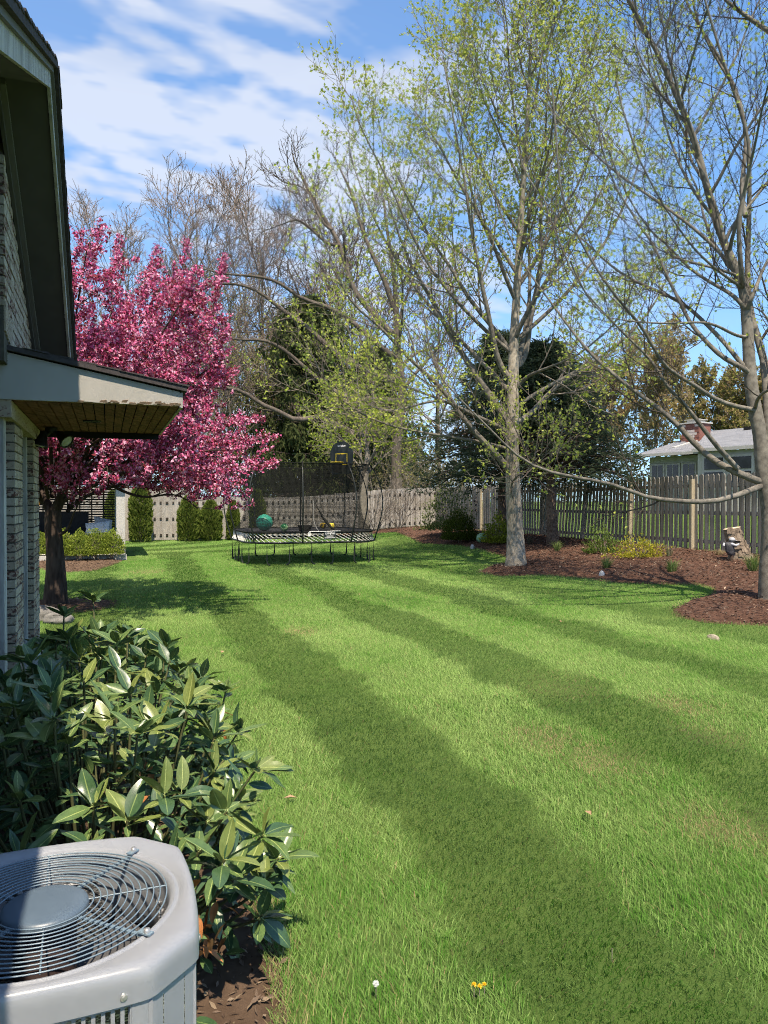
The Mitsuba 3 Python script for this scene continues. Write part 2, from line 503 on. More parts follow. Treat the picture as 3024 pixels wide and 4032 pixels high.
def grass(nmax=1900000):
    y = 1.5 * (40 / 1.5) ** rng.random(nmax)             # density ~ 1/y in depth
    half = .56 * y + 1.2
    x = rng.uniform(-1, 1, nmax) * half
    dens_now = nmax / np.log(40 / 1.5) / y / (2 * half)
    want = np.minimum(11000, 9500 * (4.0 / y) ** 1.6)
    keep = rng.random(nmax) < want / dens_now
    x, y = x[keep], y[keep]
    n_, s_ = N[0] * x + N[1] * y, A[0] * x + A[1] * y
    keep = (n_ > -.62) | (s_ > 8.5)
    for poly, g in ((RIGHT_BED, .06), (BACK_BED, .05), (SOIL, .05), (HEDGE_BED, .1), (CRAB_BED, .12)):
        b = poly.buffer(-g)
        keep &= ~(shapely.contains_xy(b, x, y))
    # behind the fences
    r = FC - FR
    keep &= ((x - FR[0]) * r[1] - (y - FR[1]) * r[0]) < 0.0
    b = FC - FL
    keep &= ((x - FL[0]) * b[1] - (y - FL[1]) * b[0]) > 0.0
    keep &= ~((n_ < .8) & (s_ > 22.3) & (s_ < 27.6))       # patio
    x, y = x[keep], y[keep]
    return x, y, dens_now[0] * 0 + np.minimum(11000, 9500 * (4.0 / y) ** 1.6)


gxx, gyy, dens = grass()
ng = len(gxx)
gn, gs = N[0] * gxx + N[1] * gyy, A[0] * gxx + A[1] * gyy
wob = meshkit.fbm(np.c_[gxx * .8, gyy * .8, 0 * gxx], 3, 2)
patch = meshkit.fbm(np.c_[gxx * .55, gyy * .38, 0 * gxx + 3], 4, 8)
fine = meshkit.fbm(np.c_[gxx * 5, gyy * 5, 0 * gxx + 7], 3, 9)
wob2 = meshkit.fbm(np.c_[gxx * 2.6, gyy * 2.6, 0 * gxx + 5], 3, 12)
ne = gn - .006 * (gs - 4.5) - .0012 * np.maximum(gs - 14, 0) ** 2 + (wob - .5) * .45 + (wob2 - .5) * .42
st = np.cos(2 * np.pi * (ne - 1.70) / 1.95) - .26                 # > 0 where the mower came towards us
amp = 1 - .55 * ss(4.0, 7.0, gn)
far = ss(23, 27, gs)
arc = np.sin(2 * np.pi * np.hypot(gn + 1.0, gs - 33.5) / 2.1)
st = st * (1 - far) + arc * far
lean = 1.0 * np.tanh(4.5 * st * amp + (patch - .5) * 4.2)
lean = lean + (fine - .5) * 1.5 + rng.normal(0, .30, ng)
az = rng.uniform(0, 6.28, ng)
hgt = rng.uniform(.018, .05, ng) * (1 + .15 * (patch - .5))
wd = .0030 * np.maximum(1, (gyy / 4.0)) ** .86 * rng.uniform(.7, 1.3, ng)
bare = np.zeros(ng)
for px, py, rr in ((1540, 1785, .16), (1648, 1800, .17), (1215, 1485, .30), (1470, 1525, .2), (1525, 1590, .18), (1290, 1640, .22), (650, 1365, .2), (320, 1236, .35), (520, 2190, .12), (1180, 1600, .2)):
    c = Q(px, py)
    bare = np.maximum(bare, np.exp(-(((gxx - c[0]) ** 2 + ((gyy - c[1]) * .7) ** 2) / rr ** 2)))
edge = np.minimum.reduce([shapely.distance(shapely.points(np.c_[gxx, gyy]), p.exterior) for p in (RIGHT_BED, BACK_BED, SOIL)])
hgt *= (1 - .45 * bare) * (1 + .35 * np.exp(-edge / .08))
base = np.c_[gxx, gyy, H(gxx, gyy) - .004]
ld = -A * lean[:, None] * .66 + np.c_[np.cos(az), np.sin(az), 0 * az] * .55
mid = base + ld * hgt[:, None] * .42 + UP * hgt[:, None] * .62
tipp = base + ld * hgt[:, None] * 1.15 + UP * hgt[:, None] * .92
side = np.c_[-np.sin(az + 1.2), np.cos(az + 1.2), 0 * az]
near_ = gyy < 6.5
k = int(near_.sum())
side = unit(np.where(near_[:, None], side, unit(side * .5 + np.array([1.0, 0, 0]))))
hue = dr_mix = np.clip(.5 + (patch - .5) * 1.3 + rng.normal(0, .27, ng) + (fine - .5) * .7, 0, 1)[:, None]
col = np.array([.070, .190, .024]) * (1 - hue) + np.array([.30, .42, .135]) * hue
dry = (rng.random(ng) < .018 + .75 * bare + .35 * np.exp(-edge / .06))[:, None]
col = np.where(dry, np.array([.36, .30, .15]) * rng.uniform(.6, 1.1, (ng, 1)), col) * rng.uniform(.82, 1.18, (ng, 1))
w1 = (side * wd[:, None] / 2)
va = np.stack([base - w1, base + w1, mid - w1 * .8, mid + w1 * .8, tipp], 1)[near_].reshape(-1, 3)
o = np.arange(k)[:, None] * 5
fa = np.concatenate([o + [0, 1, 3], o + [0, 3, 2], o + [2, 3, 4]], 1).reshape(-1, 3)
fb_ = ~near_
vb = np.stack([base - w1, base + w1, tipp], 1)[fb_].reshape(-1, 3)
o = np.arange(ng - k)[:, None] * 3
fbb = (o + [0, 1, 2]).reshape(-1, 3)
m = cat([(va, fa), (vb, fbb)])
obj('grass', m, 'mat_grass', kind='stuff', color=np.vstack([np.repeat(col[near_], 5, 0), np.repeat(col[fb_], 3, 0)]), label='mown lawn with light and dark mower stripes')
labels['grass']['category'] = 'grass'
print('grass', ng, k, len(m[1]))
# ------------------------------------------------------------------ the brick house on the left
scene['mat_mortar'] = prin(lambda p, n, uv: mix((.055, .05, .04), (.10, .09, .072), fbm(p.x * 40, p.y * 40, p.z * 40, 2)), .95, .1)


def brick_fn(c0, c1, stain, amt):
    def f(p, n, uv):
        a = fbm(p.x * 30, p.y * 30, p.z * 34, 3)
        b = fbm(p.x * 55 + 9, p.y * 55, p.z * 60, 3)
        return mix(mix(c0, c1, a), stain, smoothstep(.62 - amt, .78 - amt, b))
    return f


scene['mat_brick'] = prin(brick_fn((.29, .25, .185), (.39, .34, .26), (.13, .075, .055), .0), .92, .15)
scene['mat_brick_tan'] = prin(brick_fn((.25, .205, .15), (.35, .295, .22), (.15, .08, .06), .06), .92, .15)
scene['mat_brick_brown'] = prin(brick_fn((.25, .20, .15), (.34, .28, .21), (.10, .05, .04), .18), .92, .15)
scene['mat_white_trim'] = prin(lambda p, n, uv: mix((.31, .30, .265), (.355, .34, .305), fbm(p.x * 9, p.y * 9, p.z * 3, 3)), .6, .35)
scene['mat_weathered_trim'] = prin(lambda p, n, uv: mix((.25, .24, .22), (.40, .385, .35), smoothstep(.3, .65, fbm(p.x * 16, p.y * 16, p.z * 2.5, 4))), .7, .3)
scene['mat_dark_soffit'] = prin(lambda p, n, uv: mix((.07, .07, .068), (.10, .10, .095), fbm(p.x * 5, p.y * 5, p.z * 5, 3)), .8, .2)
scene['mat_frieze'] = prin((.14, .14, .135), .75, .2)
scene['mat_shingle'] = prin(lambda p, n, uv: mix((.028, .025, .026), (.085, .075, .075), fbm(p.x * 45, p.y * 45, p.z * 45, 3)), .95, .2)
scene['mat_plank'] = prin(lambda p, n, uv: mix((.070, .028, .017), (.215, .092, .057), dr.clip(fbm(p.x * 36, p.y * 9, 0, 4) * 1.5 - .25 + (fbm(p.x * 2.5, p.y * 2.5, 3, 2) - .5) * .5, 0, 1)), .75, .3)
scene['mat_bare_wood'] = prin((.40, .26, .17), .85, .2)
scene['mat_black'] = prin((.012, .012, .013), .5, .4)
scene['mat_black_matte'] = prin((.016, .016, .017), .9, .2)
scene['mat_lens'] = prin((.40, .40, .36), .25, .5)
scene['mat_concrete'] = prin(lambda p, n, uv: mix((.26, .25, .23), (.42, .41, .38), fbm(p.x * 12, p.y * 12, p.z * 12, 4)), .95, .1)
scene['mat_window'] = prin((.02, .024, .03), .08, .6)
scene['mat_dark_room'] = prin((.02, .02, .02), .9, .1)

rng = np.random.default_rng(42)
house = thing('brick_house', 'pale brick house with a dark gable roof at the left edge of the garden', 'house')
NW, NR = -.64, -.74            # face of the brick piers, face of the wall between them
ZF, ZL, ZS = .26, 2.24, 2.36   # top of the foundation, underside of the lintel, soffit of the porch
p1, p2 = (6.28, 6.83), (7.79, 8.40)
APEX, ZA = 5.31, 4.434
NO = -.325                     # outer edge of the gable overhang


def ztop(s):
    return ZA - (.47 * (s - APEX) if s > APEX else .452 * (APEX - s))


# core walls, set back behind the bricks
wall = cat([hbox(-6, NR - .004, .6, 8.36, 0, 2.9),
            hexa([W(-6, .9, 2.9), W(NR - .004, .9, 2.9), W(NR - .004, 8.36, 2.9), W(-6, 8.36, 2.9)],
                 [W(-6, APEX - .05, 4.2), W(NR - .004, APEX - .05, 4.2), W(NR - .004, APEX + .05, 4.2), W(-6, APEX + .05, 4.2)])])
wall_key = obj('wall', wall, 'mat_mortar', house)
obj('foundation', cat([hbox(NR - .1, NW + .02, *p1, -.1, ZF), hbox(NR - .1, NW + .03, p2[0], p2[1] + .02, -.1, ZF), hbox(NR - .1, NR + .012, p1[1], p2[0], -.1, ZF - .06)]), 'mat_concrete', house)
obj('mortar_core', cat([hbox(NR, NW - .008, p1[0] + .008, p1[1] - .008, ZF, ZL), hbox(NR, NW - .008, p2[0] + .008, p2[1] - .008, ZF, ZL)]), 'mat_mortar', house)
obj('lintel', hbox(NR, NW + .012, 5.95, 8.41, ZL, ZS), 'mat_brick_tan', house)
obj('door_frame', cat([hbox(NR, NR + .05, 6.05, 6.20, .05, ZL), hbox(NR, NR + .05, p1[1] + .02, p1[1] + .09, .05, ZL), hbox(NR, NR + .05, p2[0] - .09, p2[0] - .02, .05, ZL)]), 'mat_weathered_trim', house)
obj('door', hbox(NR, NR + .022, p1[1] + .09, p2[0] - .09, .2, ZL), 'mat_window', house)
BM = ['mat_brick'] * 5 + ['mat_brick_tan'] * 3 + ['mat_brick_brown'] * 2
CH = .0677


def brick(n0, n1, s0, s1, z, h=.0555, low=False):
    e = rng.uniform(-.003, .003)
    tilt = rng.uniform(-.002, .002, 2)
    m = hbox(n0, n1 + e, s0 + tilt[0], s1 + tilt[1], z, z + h)
    mm = 'mat_brick_brown' if low and rng.random() < .35 else BM[rng.integers(len(BM))]
    obj('brick', m, mm, wall_key)


nb = 0
for (a, b) in (p1, p2):
    z, c = ZF + .006, 0
    while z < ZL - .05:
        cuts = [a, a + .205, a + .41, b] if c % 2 == 0 else [a, a + .103, a + .308, a + .513, b]
        cuts = [x for x in cuts if x <= b - .03] + [b]
        for x0, x1 in zip(cuts[:-1], cuts[1:]):
            brick(NR + .001, NW, x0 + (.0 if x0 == a else .005), x1 - (.0 if x1 == b else .005), z, low=z < 1.1)
            nb += 1
        z += CH; c += 1
# upper brick wall under the gable
U0, U1 = 5.74, 8.3
obj('mortar_backing', hexa([W(NR, U0 + .008, 2.60), W(NW - .008, U0 + .008, 2.60), W(NW - .008, U1, 2.60), W(NR, U1, 2.60)],
                           [W(NR, U0 + .008, ztop(U0) - .18), W(NW - .008, U0 + .008, ztop(U0) - .18), W(NW - .008, U1, ztop(U1) - .18), W(NR, U1, ztop(U1) - .18)]), 'mat_mortar', house)
z, c = 2.70, 0
while z < 4.1:
    smax = APEX + (ZA - .20 - z - .06) / .47
    x = U0 + (0 if c % 2 == 0 else -.1)
    while x < min(smax, 7.9) - .05:
        x0, x1 = max(x, U0), min(x + .2, smax)
        if x1 - x0 > .04 and not (z < 2.95 and x1 < 6.22):
            brick(NR + .001, NW, x0 if x0 == U0 else x0 + .004, x1 - .004, z)
            nb += 1
        x += .205
    z += CH; c += 1
for k in range(6):                      # soldier course over the upper window
    x = U0 + .01 + k * .07
    obj('brick', hbox(NR + .001, NW + .004, x, x + .06, 2.80 - .012 * k, 3.0 - .012 * k), 'mat_brick_tan', wall_key)
obj('upper_window', hbox(NR, NW - .03, U0 + .01, U0 + .42, 2.66, 2.80), 'mat_window', house)
obj('soffit_vent', hbox(NW, NW + .05, 7.55, 7.62, 2.78, 2.83), 'mat_weathered_trim', house)
print('bricks', nb)


def gable(n0, n1, dz0, dz1, s0, s1):
    """the two sloping strips of a gable between offsets dz0 < dz1 from the roof line"""
    out = []
    for a, b in ((s0, APEX), (APEX, s1)):
        out.append(hexa([W(n0, a, ztop(a) + dz0), W(n1, a, ztop(a) + dz0), W(n1, b, ztop(b) + dz0), W(n0, b, ztop(b) + dz0)],
                        [W(n0, a, ztop(a) + dz1), W(n1, a, ztop(a) + dz1), W(n1, b, ztop(b) + dz1), W(n0, b, ztop(b) + dz1)]))
    return cat(out)


S0, S1 = .45, 8.85
roof = obj('roof', gable(-6.3, NO + .045, -.045, 0, S0, S1), 'mat_shingle', house)
sh = []                                   # each course of shingles ends in a small step on the edge
for a, b in ((S0, APEX), (APEX, S1)):
    L = b - a
    for k in range(int(L / .14)):
        q0 = a + k * .14 if a == S0 else b - k * .14
        q1 = q0 + .15 if a == S0 else q0 - .15
        lo, hi = (q0, q1)
        e = rng.uniform(-.004, .004)
        p = [W(-1.4, lo, ztop(lo) + .014), W(NO + .052 + e, lo, ztop(lo) + .014), W(NO + .052 + e, hi, ztop(hi) + .002), W(-1.4, hi, ztop(hi) + .002)]
        b4 = [x - UP * .012 for x in p]
        sh.append(hexa(b4, p))
for m in sh:
    obj('shingle', m, 'mat_shingle', roof)
obj('drip_edge', gable(NO + .001, NO + .02, -.075, -.045, S0, S1), 'mat_frieze', house)
obj('fascia', gable(NO - .02, NO, -.175, -.0455, S0, S1), 'mat_weathered_trim', house)
obj('gable_soffit', gable(NW + .001, NO - .0205, -.160, -.1465, S0, S1), 'mat_dark_soffit', house)
obj('frieze_board', gable(NW + .0005, NW + .025, -.24, -.1605, U0, S1), 'mat_dark_soffit', house)
obj('frieze_board', gable(NW + .0255, NW + .06, -.20, -.1605, U0, S1), 'mat_frieze', house)

# porch roof: a low shed roof with a peeling fascia and a plank soffit
PS0, PS1, PE = 5.95, 8.42, .515
porch = obj('porch_roof', hexa([W(NR, PS0 - .05, 2.752 - .035), W(PE + .05, PS0 - .05, 2.47), W(PE + .05, PS1 + .02, 2.47), W(NR, PS1 + .02, 2.752 - .035)],
                               [W(NR, PS0 - .05, 2.752), W(PE + .05, PS0 - .05, 2.505), W(PE + .05, PS1 + .02, 2.505), W(NR, PS1 + .02, 2.752)]), 'mat_shingle', house)
for k in range(7):                        # shingle courses of the porch roof
    n1 = PE + .065 - k * .16
    n0 = n1 - .17
    if n0 < NW:
        n0 = NW
    zz = lambda n: 2.505 + (PE + .05 - n) * (2.752 - 2.505) / (PE + .05 - NR)
    e = rng.uniform(-.008, .008)
    t4 = [W(n0, PS0 - .058 + e, zz(n0) + .004), W(n1, PS0 - .058 + e, zz(n1) + .016), W(n1, PS1 + .03, zz(n1) + .016), W(n0, PS1 + .03, zz(n0) + .004)]
    obj('shingle', hexa([x - UP * .003 - UP * (.011 if i in (1, 2) else 0) for i, x in enumerate(t4)], t4), 'mat_shingle', porch)
# front fascia with its ragged, peeling lower edge
ztf = lambda n: 2.47 - .002 + (PE - n) * (2.717 - 2.47) / (PE + .05 - NR)
poly = [(n, ztf(n)) for n in (PE, NR)]
xs = np.linspace(NR, PE, 90)
rag = 2.362 + .035 * np.clip(meshkit.fbm(np.c_[xs * 9, 0 * xs, 0 * xs], 4, 3) - .42, 0, 1) * ss(-.35, .0, xs)
rag = np.where((xs > .0) & (np.sin(xs * 37) > .2), rag + .012 * np.abs(np.sin(xs * 91)), rag)
poly += [(x, z) for x, z in zip(xs, rag)]
obj('porch_fascia', extrude(Polygon(poly).buffer(0), .018, W(0, PS0 - .018, 0), N, UP, A), 'mat_white_trim', house, label='white porch fascia with peeling paint along its lower edge')
obj('fascia_backing', extrude(Polygon([(PE - .004, ztf(PE) - .004), (NR, ztf(NR) - .004), (NR, ZS + .002), (PE - .004, ZS + .002)]), .018, W(0, PS0 + .001, 0), N, UP, A), 'mat_bare_wood', house, label='bare wood showing where the paint has peeled')
pp = []
for k in range(11):                       # curled flakes of paint
    x = [-.20, -.05, .02, .10, .15, .22, .27, .33, .38, .43, .47][k]
    pp.append(extrude(Polygon([(0, 0), (.035 + .02 * (k % 3), -.004), (.05, .012 + .008 * (k % 2)), (.01, .016)]), .002, W(x, PS0 - .026 - .004 * (k % 3), 2.362 + .004 * (k % 4)), N, unit(UP - A * .5), unit(-A - UP * .5)))
obj('paint_flakes', cat(pp), 'mat_bare_wood', house, kind='stuff')
obj('corner_board', hbox(PE - .001, PE + .022, PS0 - .02, PS0 + .07, 2.35, 2.462), 'mat_weathered_trim', house)
obj('eave_fascia', hbox(PE, PE + .02, PS0 + .0705, PS1 + .018, 2.352, 2.465), 'mat_weathered_trim', house)
obj('rear_fascia', hbox(NR, PE, PS1, PS1 + .02, 2.30, 2.46), 'mat_black_matte', house)
sof = obj('porch_soffit', hbox(NR, PE, PS0 + .02, PS1, ZS + .02, ZS + .03), 'mat_dark_room', house)
nw = (PE - NW - .01) / 15
for k in range(15):
    a = NW + .014 + k * nw
    obj('plank', hbox(a + .004, a + nw - .004, PS0 + .021, PS1 - .002, ZS + .002 * (k % 2), ZS + .018), 'mat_plank', sof)
obj('recessed_light', lathe([(0, .0), (.055, .0), (.06, -.006), (.075, -.006), (.078, .004)], 24, W(-.12, 7.25, ZS - .004)), 'mat_black', house, smooth=40)

fl = thing('flood_light', 'twin headed black flood light under the porch eave', 'light')
fb0 = W(-.50, 8.02, 2.355)
obj('bracket', cat([lathe([(.0, .0), (.055, .0), (.055, -.03), (.02, -.045), (0, -.045)], 18, fb0), tube([fb0 - UP * .03, fb0 - UP * .07 + N * .05, fb0 - UP * .09 + N * .07], .016), tube([fb0 - UP * .03, fb0 - UP * .08 - N * .05], .016)]), 'mat_black', fl, smooth=40)
for (o, ax) in ((-N * .075 - UP * .085, unit(-N * .25 - A * .15 - UP * 1.0)), (N * .085 - UP * .075, unit(N * .62 - A * .55 - UP * .62))):
    hd = obj('lamp_head', lathe([(0, -.05), (.03, -.05), (.036, -.02), (.05, .03), (.072, .085), (.072, .10), (.062, .10), (.06, .085)], 20, fb0 + o, ax), 'mat_black', fl, smooth=40)
    obj('lens', lathe([(.061, .088), (.03, .098), (0, .10)], 20, fb0 + o, ax), 'mat_lens', hd, smooth=True)
pl = fb0
solo('wooden_plank', obox(W(-.42, 5.2, .20), N * .16, A * .02, unit(UP + A * .3) * .045), 'mat_plank', 'short brown plank on the ground behind the broad leaved bush', 'plank')

# ------------------------------------------------------------------ air conditioner
scene['mat_ac'] = prin(lambda p, n, uv: mix((.225, .238, .258), (.255, .268, .286), fbm(p.x * 25, p.y * 25, p.z * 25, 3)), .30, .5)
scene['mat_ac_wire'] = prin((.145, .20, .24), .35, .5)
scene['mat_ac_hub'] = prin(lambda p, n, uv: mix((.072, .102, .135), (.088, .122, .155), fbm(p.x * 30, p.y * 30, p.z * 30, 3)), .38, .5)
scene['mat_coil'] = prin(lambda p, n, uv: mix((.12, .12, .12), (.75, .75, .74), smoothstep(.45, .7, fbm(p.x * 160, p.y * 160, p.z * 340, 3))), .35, .5, metallic=.7)
scene['mat_ac_inside'] = prin((.06, .06, .062), .6, .4)
scene['mat_motor'] = prin((.06, .042, .04), .5, .4)
scene['mat_screw'] = prin((.45, .45, .44), .3, .5, metallic=.6)
ac = thing('air_conditioner', 'grey outdoor air conditioner with round wire fan guard at the bottom left', 'air conditioner')
CN, CS, ZT = -.142, 1.965, .695
AC0 = W(CN, CS, 0)
hw, ch = .330, .105


def oct_poly(h, c, bulge=.014):
    pts = []
    cor = [(h, -h + c), (h, h - c), (h - c, h), (-h + c, h), (-h, h - c), (-h, -h + c), (-h + c, -h), (h - c, -h)]
    for i, (x, y) in enumerate(cor):
        x2, y2 = cor[(i + 1) % 8]
        nn = 10 if i % 2 == 0 else 3
        for q in range(nn):
            t = q / nn
            px, py = x + (x2 - x) * t, y + (y2 - y) * t
            b = 1 + (bulge * 4 * t * (1 - t) if i % 2 == 0 else 0) / h
            pts.append((px * b, py * b))
    return Polygon(pts).buffer(-.045).buffer(.045, 16)


NA = 160
angs = np.arange(NA) * 2 * np.pi / NA


def radial(poly):
    out = []
    for a in angs:
        l = LineString([(0, 0), (2 * math.cos(a), 2 * math.sin(a))])
        q = l.intersection(poly.exterior)
        q = q if q.geom_type == 'Point' else list(q.geoms)[-1]
        out.append(math.hypot(q.x, q.y))
    return np.array(out)


OUT = radial(oct_poly(hw, ch))


def loft(rings):
    v = []
    for r, z in rings:
        r = np.broadcast_to(r, (NA,))
        v.append(AC0 + (r * np.cos(angs))[:, None] * N + (r * np.sin(angs))[:, None] * A + (np.zeros(NA) + z)[:, None] * UP)
    v = np.vstack(v)
    m = len(rings)
    i, j = np.meshgrid(np.arange(m - 1), np.arange(NA), indexing='ij')
    q = np.stack([i * NA + j, i * NA + (j + 1) % NA, (i + 1) * NA + (j + 1) % NA, (i + 1) * NA + j], -1).reshape(-1, 4)
    return v, np.vstack([q[:, [0, 1, 2]], q[:, [0, 2, 3]]])


ro = .281
bl = lambda t: ro * (1 - t) + OUT * t
lid = loft([(ro + .022, ZT - .19), (ro + .006, ZT - .15), (ro, ZT - .10), (ro, ZT - .03), (ro + .001, ZT - .016), (ro + .005, ZT - .006), (ro + .011, ZT - .001), (ro + .016, ZT), (ro + .020, ZT - .003), (ro + .024, ZT - .0035), (ro + .029, ZT)]
           + [(np.maximum(bl(t), ro + .030 + .01 * t), ZT + dz) for t, dz in ((.55, .004), (.72, .006), (.84, .005), (.92, .000), (.97, -.008), (.995, -.02), (1.0, -.032))] + [(OUT * 1.0, ZT - .066), (OUT * .992, ZT - .068), (OUT * .985, ZT - .066)])
lid_key = obj('lid', lid, 'mat_ac', ac, smooth=35)
BI = OUT * .978
zb, zt = .05, ZT - .06
body = []
# chamfered corner panels (solid) and the top and bottom bands
obj('body_band', loft([(BI * .985, zt - .014), (BI, zt - .014), (BI, zt), (BI * .97, zt)]), 'mat_ac', ac, smooth=35)
obj('body_band', loft([(BI * .97, zb), (BI, zb), (BI, zb + .07)]), 'mat_ac', ac, smooth=35)
for k in range(4):
    a = math.radians(45 + 90 * k)
    w = .155
    idx = [i for i in range(NA) if abs((angs[i] - a + math.pi) % (2 * math.pi) - math.pi) < math.radians(17.5)]
    if k == 0:
        idx = sorted(idx)
    idx = sorted(idx, key=lambda i: (angs[i] - a + math.pi) % (2 * math.pi))
    ro_, ri_ = BI[idx] * 1.004, BI[idx] * .97
    def strip(r, z):
        return AC0 + (r * np.cos(angs[idx]))[:, None] * N + (r * np.sin(angs[idx]))[:, None] * A + UP * z
    a0, a1, b0, b1 = strip(ro_, zb), strip(ro_, zt + .004), strip(ri_, zb), strip(ri_, zt + .004)
    n_ = len(idx)
    v = np.vstack([a0, a1, b0, b1]); f = []
    for i in range(n_ - 1):
        f += [[i, i + 1, n_ + i + 1], [i, n_ + i + 1, n_ + i], [2 * n_ + i, 3 * n_ + i + 1, 2 * n_ + i + 1], [2 * n_ + i, 3 * n_ + i, 3 * n_ + i + 1]]
    f += [[0, n_, 3 * n_], [0, 3 * n_, 2 * n_], [n_ - 1, 3 * n_ - 1, 4 * n_ - 1], [n_ - 1, 4 * n_ - 1, 2 * n_ - 1]]
    obj('corner_panel', (v, np.array(f)), 'mat_ac', ac, smooth=35)
# louvred sides: vertical slats with the coil behind
for k in range(4):
    a = math.radians(90 * k)
    ex, ey = math.cos(a) * N + math.sin(a) * A, -math.sin(a) * N + math.cos(a) * A
    sl = []
    ys = np.arange(-.222, .223, .0185)
    for y in ys:
        b = .014 * (1 - (y / .233) ** 2)
        sl.append(obox(AC0 + ex * (hw * .975 + b - .004) + ey * y + UP * (zb + .07 + zt - .014) / 2, ex * .004, ey * .0040, UP * (zt - .014 - zb - .07) / 2 * .999))
    if k == 3:
        for m in sl:
            obj('louver_slat', m, 'mat_ac', ac)
    else:
        obj('louver_slat', cat(sl), 'mat_ac', ac, kind='stuff')
    obj('coil', obox(AC0 + ex * (hw * .975 - .045) + UP * .335, ex * .02, ey * .25, UP * .28), 'mat_coil', ac)
obj('base_pan', lathe([(0, .05), (.30, .05), (.31, .02), (0, .02)], 40, AC0), 'mat_ac_inside', ac)
obj('concrete_pad', obox(AC0 + UP * .008, N * .42, A * .42, UP * .022), 'mat_concrete', ac)
obj('compressor', cat([lathe([(0, .06), (.09, .06), (.095, .08), (.095, .32), (.08, .36), (.0, .38)], 28, AC0 - N * .03 - A * .06)]), 'mat_motor', ac, smooth=40)
obj('fan_motor', lathe([(0, ZT - .17), (.062, ZT - .17), (.07, ZT - .16), (.07, ZT - .03), (.05, ZT - .012), (0, ZT - .012)], 28, AC0), 'mat_motor', ac, smooth=40)
for k in range(3):
    b0 = math.radians(20 + 120 * k)
    g = []
    for i in range(7):
        for j in range(5):
            r, a = .06 + .205 * i / 6, b0 + (j / 4 - .5) * (.75 + .25 * i / 6)
            g.append(AC0 + r * math.cos(a) * N + r * math.sin(a) * A + UP * (ZT - .185 + .06 * (j / 4 - .5)))
    f = [[i * 5 + j, (i + 1) * 5 + j, (i + 1) * 5 + j + 1, i * 5 + j + 1] for i in range(6) for j in range(4)]
    obj('fan_blade', (np.array(g), np.array(f)), 'mat_ac_inside', ac, smooth=True)
guard = obj('guard_hub', lathe([(0, ZT + .012), (.06, ZT + .0115), (.086, ZT + .009), (.095, ZT + .004), (.0975, ZT - .003), (.0975, ZT - .012), (.09, ZT - .014)], 56, AC0), 'mat_ac_hub', ac, smooth=50)
rings = np.linspace(.108, .276, 12)
for r in rings:
    an = np.arange(88) * 2 * np.pi / 88
    dome = .004 * (1 - ((r - .1) / .176) ** 2)
    obj('guard_ring', ring_tube(AC0 + (r * np.cos(an))[:, None] * N + (r * np.sin(an))[:, None] * A + UP * (ZT + .001 + dome), .0018), 'mat_ac_wire', ac, smooth=True)
for k in range(4):
    a = math.radians(47 + 90 * k)
    d = math.cos(a) * N + math.sin(a) * A
    e = np.cross(UP, d)
    arm = [obox(AC0 + d * .192 + UP * (ZT - .0035), d * .104, e * .0045, UP * .0025), obox(AC0 + d * .298 + UP * (ZT + .0045), d * .016, e * .008, UP * .002)]
    ak = obj('guard_arm', cat(arm), 'mat_ac_wire', ac)
    obj('bolt', lathe([(0, .009), (.006, .008), (.0075, .004), (.0075, 0)], 10, AC0 + d * .301 + UP * (ZT + .0065)), 'mat_screw', ak, smooth=True)
    a += math.radians(45)
    d = math.cos(a) * N + math.sin(a) * A
    obj('guard_wire', tube([AC0 + d * .094 + UP * (ZT - .001), AC0 + d * .276 + UP * (ZT - .001)], .0021, 6), 'mat_ac_wire', ac, smooth=True)
for k in range(8):
    a = math.radians([-62, -28, 28, 62, 118, 152, 208, 242][k])
    i = int(round((a % (2 * math.pi)) / (2 * math.pi) * NA)) % NA
    d = math.cos(angs[i]) * N + math.sin(angs[i]) * A
    obj('screw', lathe([(.010, 0), (.009, .0015), (.005, .0015), (.005, .004), (0, .0043)], 12, AC0 + d * (OUT[i] - .001) + UP * (ZT - .048), d), 'mat_screw', ac, smooth=30)
